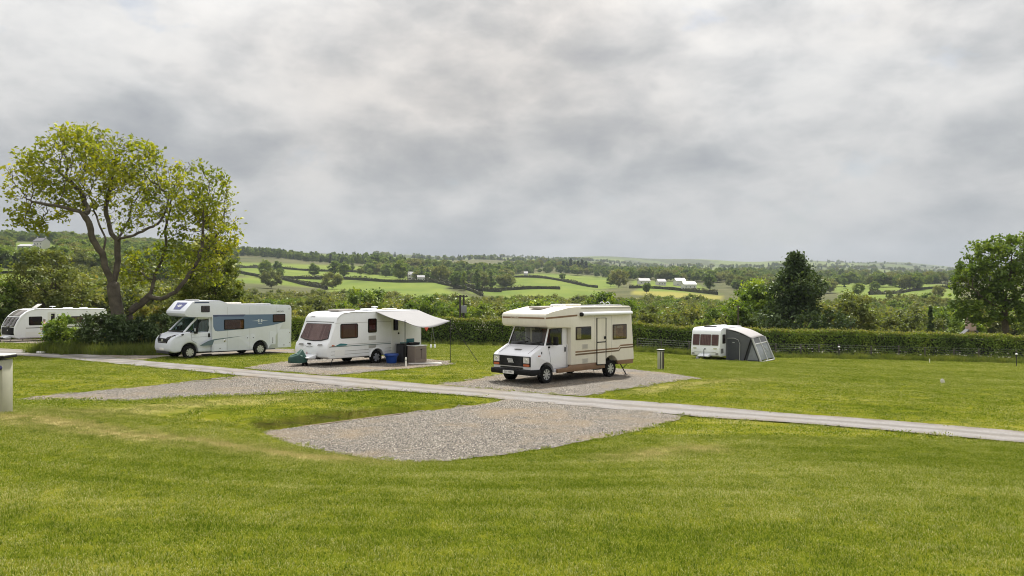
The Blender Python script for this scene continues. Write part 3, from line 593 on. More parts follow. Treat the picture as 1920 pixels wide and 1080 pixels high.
def clump_tree(seed, H, cw, cb, nclump, per, leaf, tr=.18, shape='round', multi=1, lean=0., spread=.5, name='tree'):
    """tapered trunk, limbs to each leaf clump, clumps spread unevenly through the crown; height H"""
    r = np.random.default_rng(seed); segs = []; C = []; T = []
    stems = []
    for k in range(multi):
        a = r.uniform(0, 6.28); off = (multi > 1) * r.uniform(.1, .5) * cw * .6
        top = np.array([math.cos(a) * off + lean, math.sin(a) * off, H * (.8 if shape not in ('cone', 'ragged') else .97)]); p0 = np.array([math.cos(a) * .12 * (multi > 1), math.sin(a) * .12 * (multi > 1), -.4])
        pts = [p0 + (top - p0) * t + np.array([*(r.normal(0, .02 * H, 2) * (0 < t < 1)), 0]) for t in np.linspace(0, 1, 6)]
        segs.append((pts, [tr * H / 10 * (1 - .85 * t) * (1 / math.sqrt(multi)) for t in np.linspace(0, 1, 6)])); stems.append(pts)
    lobes = [(r.uniform(0, 6.28), r.uniform(.75, 1.2)) for _ in range(5)]
    for i in range(nclump):
        if shape == 'cone':
            h = r.uniform(0, 1) ** 1.2; rad = cw * (1 - h) ** .85 * (.35 + .75 * math.sqrt(r.random())); z = H * (cb + (1 - cb) * h)
        elif shape == 'ragged':
            h = r.uniform(0, 1) ** 1.1; rad = cw * (1 - h ** 1.5) ** .9 * (.25 + .8 * math.sqrt(r.random())) * (.8 + .3 * math.sin(h * 17 + 2)); z = H * (cb + (1 - cb) * h)
        elif shape == 'col':
            h = r.random(); rad = cw * math.sqrt(r.random()) * (math.sin(math.pi * (h * .8 + .15))); z = H * (cb + (1 - cb) * h)
        else:
            d = r.normal(0, 1, 3); d /= np.linalg.norm(d); q = r.uniform(.35, 1.0) ** .6; h = .5 + .5 * d[2] * q
            rad = cw * math.hypot(d[0], d[1]) * q * (1.12 - .25 * h); z = H * (cb + (1 - cb) * h)
        a = r.uniform(0, 6.28)
        for la, ls in lobes: rad *= 1 + (ls - 1) * max(0, math.cos(a - la))
        c = np.array([math.cos(a) * rad + lean * z / H, math.sin(a) * rad, z])
        st = stems[r.integers(multi)]; bz = np.clip((z - rad * .6) / H, .18, .8) * 5 * 1.2; k0 = int(min(bz, 4)); b = np.array(st[k0])
        m = (b + c) / 2 + np.array([0, 0, -.05 * rad + .02 * H])
        if i % 2 == 0 or nclump < 40: segs.append(([b, m, c], [tr * H / 10 * .3, tr * H / 10 * .17, .012]))
        cr = spread * cw * r.uniform(.28, .5); k = int(per * r.uniform(.6, 1.4)); e = r.normal(0, 1, (k, 3)) * np.array([1, 1, .7]) * cr * .55
        if shape == 'cone': e[:, 2] -= np.hypot(e[:, 0], e[:, 1]) * .35
        C.append(c + e); T.append(np.full(k, r.random()))
    C = np.concatenate(C); C[:, 2] = np.maximum(C[:, 2], .05)
    return limbs(segs), leaves('crown', C, leaf, r, .35, 1.6, np.concatenate(T))
def tree_proto(seed, lm, bark=BARK, **kw):
    tb, cm = clump_tree(seed, **kw); cm.materials.append(lm); o = tb.build('trunk', bark, None, smooth=True); me = o.data; bpy.data.objects.remove(o); return me, cm
PROT = {
 'round': [tree_proto(100 + i, G1, H=10, cw=4.2, cb=.16, nclump=70, per=75, leaf=.42) for i in range(3)],
 'oak': [tree_proto(110 + i, G2, H=10, cw=5.2, cb=.14, nclump=80, per=70, leaf=.44) for i in range(2)],
 'loose': [tree_proto(120 + i, G2, H=10, cw=3.6, cb=.2, nclump=46, per=60, leaf=.34, multi=2) for i in range(2)],
 'scrub': [tree_proto(130 + i, G2, H=5, cw=3.0, cb=.05, nclump=46, per=70, leaf=.26, multi=4, tr=.2) for i in range(3)],
 'willow': [tree_proto(140 + i, G1, H=6, cw=3.2, cb=.06, nclump=50, per=75, leaf=.28, multi=3, tr=.2) for i in range(2)],
 'spruce': [tree_proto(150 + i, G3, H=12, cw=2.6, cb=.06, nclump=120, per=45, leaf=.45, shape='cone') for i in range(2)],
 'tall': [tree_proto(160 + i, G1, H=12, cw=2.6, cb=.12, nclump=60, per=70, leaf=.42, shape='col') for i in range(2)]}
PH = {'round': 10, 'oak': 10, 'loose': 10, 'scrub': 5, 'willow': 6, 'spruce': 12, 'tall': 12}
tree_n = [0]
def tree(kind, loc, h, label, group=None, name=None, cat='tree', wide=1.0, lm=None):
    tree_n[0] += 1; k = tree_n[0]; tm, cm = PROT[kind][k % len(PROT[kind])]
    e = empty(name or {'scrub': 'shrub', 'willow': 'willow_bush', 'spruce': 'spruce_tree', 'oak': 'oak_tree'}.get(kind, 'tree'), loc, k * 2.39, label, cat, group)
    s = h / PH[kind]; e.scale = (s * wide, s * wide, s)
    link('trunk', tm, None, e); c = link('crown', cm, None, e)
    if lm is not None: c.material_slots[0].link = 'OBJECT'; c.material_slots[0].material = lm
    return e
def wood(name, pts, kinds, lab, hs=(6, 12), seed=1):
    """a far-off wood that reads as one mass"""
    r = np.random.default_rng(seed); pr = []; ks = []
    for kd in kinds:
        for tm, cm in PROT[kd]: pr.append(proto('wood_tree', cm, None)); ks.append(PH[kd])
    n = len(pts); ix = r.integers(0, len(pr), n); h = r.uniform(*hs, n); s = h / np.array(ks)[ix]; wv = s * r.uniform(.85, 1.3, n)
    pts = [q for q in pts if not (20 < 960 + F * q[0] / q[1] < 112 and 350 < q[1] < 640)]; n = len(pts); ix, h, s, wv = ix[:n], h[:n], s[:n], wv[:n]
    o = scatter(name, np.array(pts), np.c_[r.normal(0, .04, (n, 2)), r.uniform(0, 6.28, n)], np.c_[wv, wv, s], ix, pr)
    return tag(o, lab, 'woodland', kind='stuff')
# ------------------------------------------------------------------ field hedges on the far slopes
def far_hedge(pxs, h, wd, label, seed):
    r = np.random.default_rng(seed); P = spline([fp(*p)[:2] for p in pxs], 10); C = []
    lens = np.hypot(*np.diff(P, axis=0).T); mb = MB(); core = []
    for a, b, l in zip(P[:-1], P[1:], lens):
        n = max(6, int(l * 11.0)); t = r.random(n); q = a + (b - a) * t[:, None]; q = q + r.normal(0, wd * .4, q.shape)
        for x, y in q:
            px = 960 + F * x / y; C.append((x, y, fz(px, y) + h * r.uniform(.0, 1.05) * (1 + .3 * math.sin(x * .2 + y * .13))))
    e = empty('field_hedge', (0, 0, 0), 0, label, 'hedge', 'field hedges on the far slopes'); link('foliage', leaves('foliage', C, .95, r, .2, 1.2), G3M, e); V = []
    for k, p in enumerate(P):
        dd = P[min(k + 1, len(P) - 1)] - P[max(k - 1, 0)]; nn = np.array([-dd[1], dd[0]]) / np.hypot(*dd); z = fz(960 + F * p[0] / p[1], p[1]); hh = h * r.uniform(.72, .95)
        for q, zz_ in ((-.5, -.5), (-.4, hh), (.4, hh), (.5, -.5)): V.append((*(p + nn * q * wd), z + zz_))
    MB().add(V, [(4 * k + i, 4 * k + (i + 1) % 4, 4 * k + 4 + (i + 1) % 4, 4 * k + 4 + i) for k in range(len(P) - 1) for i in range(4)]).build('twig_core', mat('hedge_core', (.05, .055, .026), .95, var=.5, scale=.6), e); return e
G3M = leafmat('leaf_hedgerow', [(0, (.028, .034, .016)), (.5, (.06, .065, .028)), (1, (.11, .11, .045))], rnd=.2, trans=.2)
fh = [([(440,503),(520,504),(600,509),(700,514)], 'top field hedge below the ridge wood on the left slope'),
 ([(445,512),(470,517),(500,521),(560,523),(620,524)], 'winding hedge along the lower side of the upper pasture'),
 ([(590,522),(660,525),(740,530),(850,533),(905,543)], 'long hedge running down past the white house'),
 ([(525,523),(560,532),(600,540),(612,543)], 'short dark hedge slanting down the lower left pasture'),
 ([(790,526),(830,534),(880,545),(905,556)], 'dark hedge falling right below the white house'),
 ([(850,541),(900,546),(940,548)], 'low hedge right of the sloping pasture'),
 ([(930,519),(1000,521),(1060,529),(1120,540)], 'hedge crossing the pale pasture left of the spruces'),
 ([(900,545),(980,543),(1050,543)], 'dark hedge under the pale middle pasture'),
 ([(1180,541),(1260,544),(1345,553)], 'hedge between the farm and the buttercup strip'),
 ([(1560,532),(1640,531),(1740,533),(1800,534)], 'upper hedge across the right hand fields'),
 ([(1630,553),(1700,548),(1780,541),(1830,540)], 'slanting hedge in the right hand fields')]
for i, (p, lb) in enumerate(fh): far_hedge(p, 2.5, 1.2, lb, i)
# ------------------------------------------------------------------ single trees on the far slopes (column, row of the foot, height in rows)
ft = [(497,520,32,'round'),(520,512,22,'round'),(525,522,20,'round'),(508,541,34,'oak'),(588,520,26,'round'),(628,518,30,'round'),(645,522,30,'round'),(623,543,32,'oak'),(660,509,24,'tall'),(677,520,22,'loose'),(707,512,34,'tall'),(720,508,26,'round'),(750,527,38,'round'),(445,505,30,'tall'),
 (895,546,40,'tall'),(870,545,34,'tall'),(905,540,30,'oak'),(920,543,34,'tall'),(855,541,30,'round'),(825,528,30,'oak'),(1054,526,14,'round'),(1160,540,34,'oak'),(1145,538,22,'round'),(1213,551,22,'round'),(1330,545,32,'round'),(1375,540,26,'oak'),
 (1610,556,26,'round'),(1640,552,24,'round'),(1700,546,32,'oak'),(1690,545,30,'round'),(1720,545,30,'round'),(1760,560,24,'oak'),(1668,566,24,'loose')]
ORD = ['first', 'second', 'third', 'fourth', 'fifth', 'sixth', 'seventh', 'eighth', 'ninth', 'tenth', 'eleventh', 'twelfth']
def ordinal(key, px, allof):
    same = sorted(q for k_, q in allof if k_ == key); return '' if len(same) == 1 else ORD[same.index(px)] + ' '
def fside(px): return 'left slope' if px < 760 else ('middle of the valley' if px < 1400 else 'right hand fields')
fall = [((kd, fside(px)), px) for px, py, hp, kd in ft]
for i, (px, py, hp, kd) in enumerate(ft):
    p = fp(px, py); h = hp * p.y / F
    side = fside(px); od = ordinal((kd, side), px, fall)
    lb = od + {'round': 'rounded green tree', 'oak': 'broad spreading olive tree', 'tall': 'tall narrow green tree', 'loose': 'thin open crowned tree'}[kd] + (' from the left' if od else '') + ' by the far hedges, ' + side
    tree(kd, p, h, lb, 'far trees: %s, %s' % (kd, side))
for i, (px, dy) in enumerate([(1056,0),(1063,3),(1070,0),(1077,2),(1084,0),(1091,2),(1099,1)]):
    p = fp(px, 509 + dy); tree('spruce', p, (20 if i not in (2, 5) else 24) * p.y / F, ORD[i] + ' dark spruce from the left in the skyline clump right of centre', 'skyline spruce clump', wide=1.3)
# woods: bands of ground between two rows of the photograph, filled with trees
def band(regs, seed):
    r = np.random.default_rng(seed); o = []
    for (x0, x1, ya, yb, n) in regs:
        for _ in range(n):
            px = r.uniform(x0, x1); Y = math.exp(r.uniform(math.log(ya), math.log(yb))); o.append(tuple(fat(px, Y)))
    return o
def infield(px, py): return any(poly_sd(np.array([px]), np.array([py]), f_)[0] < 1.5 for f_ in FIELDS)
wood('ridge_wood', band([(430, 560, 1080, 1350, 170), (560, 760, 1080, 1400, 240), (640, 800, 950, 1250, 110)], 3), ['tall', 'round', 'spruce'], 'dark wood along the ridge above the left pastures', (7, 14), 3)
wood('valley_wood', band([(770, 960, 690, 1150, 300), (950, 1180, 1050, 1700, 300), (1150, 1420, 800, 1500, 460), (1380, 1560, 620, 1500, 330), (1540, 1900, 900, 1700, 330), (1560, 1760, 700, 860, 60), (690, 780, 760, 1000, 60)], 4), ['round', 'oak', 'round', 'tall'], 'mixed woods filling the middle of the valley', (7, 13), 4)
wood('distant_wood', band([(700, 1100, 1900, 3000, 320), (1000, 1500, 1900, 3300, 420), (1450, 1950, 2000, 3600, 480), (1550, 1800, 3900, 4200, 90), (900, 1010, 3800, 4200, 40)], 5), ['round', 'oak', 'spruce'], 'distant woods and copses below the far hills', (8, 14), 5)
wood('hillside_wood', band([(-150, 260, 330, 470, 190), (90, 330, 540, 760, 180), (-200, 20, 480, 800, 130), (0, 300, 800, 1100, 170), (230, 440, 700, 1300, 200), (100, 330, 330, 520, 110)], 6), ['round', 'oak', 'round'], 'wooded hillside behind the big tree on the left', (7, 12), 6)
wood('valley_scrub', band([(430, 760, 150, 330, 560), (700, 1000, 150, 300, 430), (950, 1300, 150, 330, 520), (1250, 1560, 150, 330, 400), (1540, 1950, 130, 360, 620), (100, 450, 110, 300, 330)], 8), ['scrub', 'willow', 'scrub', 'loose'], 'dense willow and thorn scrub on the valley floor', (3.5, 7.5), 8)
# nearer trees and bushes just beyond the clipped hedge: singled out
nr = [(470,130,8.5,'loose'),(520,140,7,'willow'),(560,125,6,'scrub'),(600,150,7.5,'scrub'),(645,140,6.5,'willow'),(690,150,9.5,'willow'),(735,120,6,'scrub'),(770,135,8,'scrub'),(800,110,6.6,'willow'),(845,105,5.5,'willow'),(905,125,6.5,'willow'),(930,120,5.5,'scrub'),
 (1130,140,9,'round'),(1165,130,8,'willow'),(1215,110,6,'scrub'),(1255,120,6,'willow'),(1300,115,6.5,'scrub'),(1350,105,6,'willow'),(1395,100,8,'round'),(1420,98,7.2,'willow'),(1380,88,4.6,'scrub'),(1640,110,6,'scrub'),(1690,120,6.5,'scrub'),(1650,130,6.5,'willow'),(1720,105,5.6,'scrub'),(1770,110,6.2,'willow'),(1745,140,7,'scrub'),(1810,95,5,'willow')]
def nside(px): return 'left of the cream motorhome' if px < 950 else ('left of the dark conifer' if px < 1500 else 'right of the conifer')
nall = [((kd, nside(px)), px) for px, Y, h, kd in nr]
for i, (px, Y, h, kd) in enumerate(nr):
    sd_ = nside(px); od = ordinal((kd, sd_), px, nall)
    tree(kd, fat(px, Y), h, od + {'loose': 'loose small tree', 'willow': 'green willow bush', 'scrub': 'olive thorn bush', 'round': 'rounded green tree'}[kd] + (' from the left' if od else '') + ' beyond the hedge, ' + sd_, 'bushes beyond the hedge: %s, %s' % (kd, sd_))
tree('round', fat(1020, 118), 7.4, 'dense rounded green bush right behind the roof of the cream motorhome', wide=1.15, lm=GHD, name='rounded_bush')
# ------------------------------------------------------------------ grown trees (space colonisation from hand-placed limbs)
def at(px, py, Y): return np.array([(px - 960) / F * Y, Y, (YH - py) / F * Y])
def grow_tree(name, label, base, limbs_px, vols, natt, seed, leafm, bark, leaf, per, Y0, step=.32, infl=2.6, kill=.45, r_tip=.011, cat='tree', dens=1.0, trunk_r=None, leaf_gen=3):
    r = np.random.default_rng(seed); nodes = []; par = []
    ids = {}
    for key, pid, pts in limbs_px:                     # limbs: (name, parent limb or None, [(px,py,depth offset)])
        P = [at(a, b, Y0 + c) for a, b, c in pts]
        if pid is None: last = -1
        else:
            cand = ids[pid]; last = min(cand, key=lambda i: np.linalg.norm(nodes[i] - P[0]))
        lst = []
        prev = nodes[last] if last >= 0 else None
        seq = P if prev is None else [prev] + P
        sm = spline(seq, 6) if len(seq) > 2 else np.array(seq)
        d = 0; cur = sm[0]
        if prev is None: nodes.append(sm[0]); par.append(-1); last = len(nodes) - 1; lst.append(last)
        for q in sm[1:]:
            if np.linalg.norm(q - nodes[last]) >= step * .8:
                nodes.append(q + r.normal(0, .025, 3)); par.append(last); last = len(nodes) - 1; lst.append(last)
        ids[key] = lst
    A = []
    tot = sum(v[5] for v in vols)
    for (px, py, dz, rx, ry, wgt) in vols:             # crown volumes: centre, depth offset, radii in photo pixels
        c = at(px, py, Y0 + dz); k = int(natt * wgt / tot); s = Y0 / F
        u = r.normal(0, 1, (k, 3)); u /= np.linalg.norm(u, axis=1)[:, None]; q = r.random(k) ** (1 / 2.2)
        A.append(c + u * q[:, None] * np.array([rx * s, min(rx, ry) * s * .95, ry * s]))
    A = np.concatenate(A); nod = np.array(nodes)
    D = np.full(len(A), 1e9); I = np.zeros(len(A), int)
    def upd(new0):
        new = nod[new0:]
        for k in range(0, len(new), 400):
            d = np.linalg.norm(A[:, None] - new[None, k:k + 400], axis=2); j = d.argmin(1); dm = d[np.arange(len(A)), j]; b = dm < D; D[b] = dm[b]; I[b] = new0 + k + j[b]
    upd(0); alive = np.ones(len(A), bool)
    for it in range(70):
        m = alive & (D < infl + (4 if it < 12 else 0))
        if not m.any(): break
        acc = {}
        for i, v in zip(I[m], (A - nod[I])[m]): 
            a_ = acc.setdefault(i, [np.zeros(3), 0]); a_[0] += v / (np.linalg.norm(v) + 1e-9); a_[1] += 1
        n0 = len(nod); new = []
        for i, (v, k) in acc.items():
            v = v / k + r.normal(0, .22, 3) + np.array([0, 0, .06]); new.append(nod[i] + v / (np.linalg.norm(v) + 1e-9) * step); par.append(i)
        nod = np.concatenate([nod, np.array(new)]); upd(n0); alive &= D > kill
        if len(nod) > 14000: break
    n = len(nod); par_ = np.array(par); ch = [[] for _ in range(n)]
    for i in range(n):
        if par_[i] >= 0: ch[par_[i]].append(i)
    rad = np.full(n, r_tip); gen = np.zeros(n, int)
    for i in range(n - 1, -1, -1):
        if ch[i]: rad[i] = max(r_tip, sum(rad[c] ** 2.25 for c in ch[i]) ** (1 / 2.25)); gen[i] = 1 + max(gen[c] for c in ch[i])
    if trunk_r: rad = r_tip * (rad / r_tip) ** (math.log(trunk_r / r_tip) / math.log(rad[0] / r_tip))
    trunk_ids = set(ids[limbs_px[0][0]]); rad = np.array([v if i in trunk_ids else max(r_tip, v * .74) for i, v in enumerate(rad)])
    e = empty(name, base, 0, label, cat); b0 = np.array(base); loc = nod - b0; mb = MB()
    for i in range(n):                                  # continuous chains
        if par_[i] >= 0 and max(ch[par_[i]], key=lambda c: rad[c]) == i: continue
        chain = ([par_[i]] if par_[i] >= 0 else []) + [i]
        while ch[chain[-1]]: chain.append(max(ch[chain[-1]], key=lambda c: rad[c]))
        if len(chain) < 2: continue
        rs = [rad[c] for c in chain]
        if par_[i] >= 0: rs[0] = min(rs[0], rs[1] * 1.15)
        if par_[i] < 0: rs[0] *= 1.35
        mb.tube([loc[c] for c in chain], rs, 8 if rs[0] > .1 else (5 if rs[0] > .03 else 3), caps=False)
    mb.build('trunk', bark, e, smooth=True)
    tips = np.where(gen <= leaf_gen)[0]; C = []; T = []
    for i in tips:
        q_ = loc[i]; cl_ = math.sin(q_[0] * 1.35 + seed) * math.sin(q_[2] * 1.6 + q_[1] * .7) + .55 * math.sin(q_[0] * 3.1 + q_[2] * 2.3 + q_[1] * 2.7)
        k = r.poisson(per * dens * min(1.9, max(.06, .85 + 1.05 * cl_)))
        C.append(loc[i] + r.normal(0, 1, (k, 3)) * np.array([.20, .20, .15])); T.append(np.full(k, np.clip(.5 + .22 * math.sin(loc[i][0] * 1.1 + seed) * math.cos(loc[i][2] * .9) + r.normal(0, .12), 0, 1)))
    C = np.concatenate(C); print(name, 'nodes', n, 'leaves', len(C))
    link('crown', leaves('crown', C, leaf, r, .35, 1.5, np.concatenate(T)), leafm, e); return e
Y1 = 47.0; bx = at(223, 652, Y1); b1 = (bx[0], Y1, g1(bx[0], Y1) - .1)
def dpt(b): return YH - b[2] * F / b[1]
grow_tree('gnarled_tree', 'tall gnarled tree with twin stems and wide yellow green crown behind the shrubs', b1,
 [('t', None, [(224, dpt(b1), 0), (222, 620, 0), (220, 585, 0), (214, 545, 0), (212, 528, 0)]),
  ('l', 't', [(203, 512, -.2), (195, 495, -.3), (191, 470, -.4)]), ('r', 't', [(219, 508, .2), (221, 480, .3), (220, 450, .3)]),
  ('l1', 'l', [(180, 458, -.6), (171, 440, -.8), (164, 412, -1), (150, 398, -1.2), (128, 391, -1.5), (98, 385, -2), (60, 380, -2.2)]), ('l2', 'l', [(198, 448, 0), (188, 425, .6), (178, 395, 1.2), (165, 360, 1.4)]),
  ('l3', 'l1', [(165, 395, -.5), (150, 360, 0), (120, 330, .2)]),
  ('r1', 'r', [(208, 436, .5), (203, 412, .8), (198, 385, 1.0), (208, 350, 1.2), (212, 315, 1.2)]), ('r2', 'r', [(232, 446, -.3), (262, 437, -.8), (298, 418, -1.2), (332, 410, -1.4)]), ('r3', 'r2', [(300, 414, -.6), (314, 388, -.4), (318, 360, 0)]), ('r4', 'r', [(232, 430, 1.2), (244, 405, 1.8), (246, 375, 2)])],
 [(165, 318, 0, 118, 82, 3.6), (85, 350, -.5, 78, 72, 1.5), (240, 328, .5, 82, 74, 1.9), (60, 405, -1.5, 45, 34, .4), (150, 270, .5, 90, 40, .9), (235, 400, 1.2, 55, 40, .4), (285, 400, -.8, 45, 34, .22)],
 5200, 5, GH, BARKP, .18, 5.2, Y1, trunk_r=.37, kill=.34, step=.26, infl=2.2, leaf_gen=3)
bx = at(250, 650, Y1 + .8); b2 = (bx[0], Y1 + .8, g1(bx[0], Y1 + .8) - .1)
grow_tree('leaning_tree', 'lower tree leaning right over the motorhome from beside the gnarled trunk', b2,
 [('t', None, [(236, dpt(b2), 0), (240, 605, 0), (252, 578, 0), (268, 567, 0), (280, 556, 0)]),
  ('a', 't', [(287, 538, .3), (291, 515, .5), (302, 488, .8), (312, 462, .8), (310, 432, .6), (318, 395, .4)]), ('b', 't', [(302, 560, -.3), (328, 546, -.5), (352, 522, -.6), (372, 485, -.5), (380, 450, -.3), (381, 408, 0)]),
  ('c', 'b', [(398, 450, .4), (420, 425, .6)]), ('d', 'a', [(275, 520, 0), (262, 505, .2)])],
 [(360, 372, 0, 78, 72, 2.6), (400, 430, .2, 52, 70, 1.5), (350, 455, .2, 50, 55, .6), (305, 500, .8, 60, 45, .6), (390, 500, 0, 42, 40, .5), (255, 505, .5, 35, 40, .35)],
 3400, 9, GH, BARKP, .18, 5.6, Y1 + .8, trunk_r=.22, kill=.34, step=.26, infl=2.2)
Y2 = 80.; bx = at(1886, 690, Y2); b3 = (bx[0], Y2, g1(bx[0], Y2))
grow_tree('spreading_tree', 'large round green tree with many dark upright stems behind the hedge at the right edge', b3,
 [('t', None, [(1886, dpt(b3), 0), (1885, 640, 0), (1884, 600, 0), (1884, 565, 0)]),
  ('a', 't', [(1880, 545, .3), (1874, 515, .5), (1866, 485, .5)]), ('b', 't', [(1888, 540, 0), (1894, 510, -.4), (1898, 475, -.5)]), ('c', 't', [(1870, 575, -.5), (1850, 562, -1), (1832, 548, -1.3), (1818, 535, -1.5)]), ('d', 't', [(1902, 560, .4), (1925, 535, .8), (1945, 505, 1)]), ('e', 't', [(1875, 555, 1), (1858, 530, 1.6), (1846, 505, 2)])],
 [(1890, 500, 0, 92, 62, 3.2), (1840, 530, 0, 60, 48, 1.3), (1945, 530, 0, 70, 60, 1.4), (1830, 575, -.5, 45, 38, .6), (1900, 570, 0, 80, 40, .6)],
 3600, 13, G1, BARK, .26, 17, Y2, step=.42, infl=3.4, kill=.55, r_tip=.014, trunk_r=.31, leaf_gen=3)
# ------------------------------------------------------------------ other trees near the site
def own_tree(name, label, px, Y, seed, lm, cat='tree', bark=BARK, rot=0, **kw):
    p = fat(px, Y); tb, cm = clump_tree(seed, **kw); e = empty(name, p, rot, label, cat); tb.build('trunk', bark, e, smooth=True); link('crown', cm, lm, e); return e
own_tree('conifer', 'dark ragged conifer rising above the clipped hedge right of centre', 1492, 84, 61, G3, H=10.7, cw=5.3, cb=.03, nclump=520, per=40, leaf=.24, shape='ragged', spread=.30)
own_tree('hawthorn_tree', 'brownish open hawthorn right of the dark conifer', 1592, 84, 62, G2, H=7.2, cw=2.7, cb=.1, nclump=80, per=75, leaf=.22, multi=4)
own_tree('broadleaf_tree', 'dark olive broadleaf tree against the left side of the conifer', 1418, 92, 66, MAT['leaf_hedge'], H=8.6, cw=3.2, cb=.08, nclump=90, per=85, leaf=.26, multi=3)
own_tree('broadleaf_tree', 'bright green bushy tree behind the far caravan and its porch', 1390, 86, 67, G1, H=6.8, cw=2.2, cb=.08, nclump=60, per=80, leaf=.24, multi=3)
own_tree('cypress', 'slim dark pencil cypress standing up behind the hedge on the right', 1745, 80, 63, G3, H=5.2, cw=.62, cb=.0, nclump=150, per=60, leaf=.10, shape='cone', spread=.5)
own_tree('holly_tree', 'dense glossy pale leaved tree directly behind the blue motorhome', 388, 54, 64, GLAU, H=7.6, cw=2.5, cb=.02, nclump=150, per=95, leaf=.15, spread=.42, multi=3)
own_tree('beech_tree', 'bronze green bushy tree behind the caravan at the left', 88, 72, 65, G2, H=8.1, cw=3.1, cb=.06, nclump=130, per=90, leaf=.19, multi=4, spread=.42)
own_tree('bright_shrub_tree', 'bright green bushy tree at the left edge of the photo', -12, 70, 68, G1, H=6.5, cw=2.4, cb=.02, nclump=80, per=90, leaf=.2, multi=3)
own_tree('bare_shrub', 'thin half bare brown shrub between the bronze tree and the gnarled trunk', 146, 72, 69, G2, 'shrub', H=5.2, cw=1.3, cb=.12, nclump=34, per=22, leaf=.16, multi=4)
# dark evergreen shrubs round the foot of the big tree
sh = [(118,45.5,2.1,1.0,'round dark shrub in front of the left caravan door'), (178,45.2,2.45,1.15,'larger dark shrub in front of the left caravan rear'), (222,45.5,2.2,1.1,'dark shrub at the foot of the gnarled tree'), (262,45.8,2.0,1.0,'dark leafy shrub under the leaning stem'), (302,46.5,2.3,1.1,'dark shrub beside the nose of the blue motorhome'), (340,48.5,2.7,1.2,'dark shrub half hidden behind the blue motorhome cab')]
for i, (px, Y, h, cw, lb) in enumerate(sh):
    own_tree('evergreen_shrub', lb, px, Y, 80 + i, G3 if i != 0 else GHD, 'shrub', H=h, cw=cw * 1.05, cb=.02, nclump=60, per=80, leaf=.105, multi=4, tr=.12, spread=.5)
for i, (px, Y, h, lb) in enumerate([(312, 51, 3.4, 'yellow flowered shrub behind the shrubs left of the blue motorhome'), (275, 51.5, 3.0, 'yellowish leafy shrub between the two leaning stems')]):
    own_tree('yellow_shrub', lb, px, Y, 90 + i, GY, 'shrub', H=h, cw=1.5, cb=.05, nclump=50, per=60, leaf=.12, multi=4)
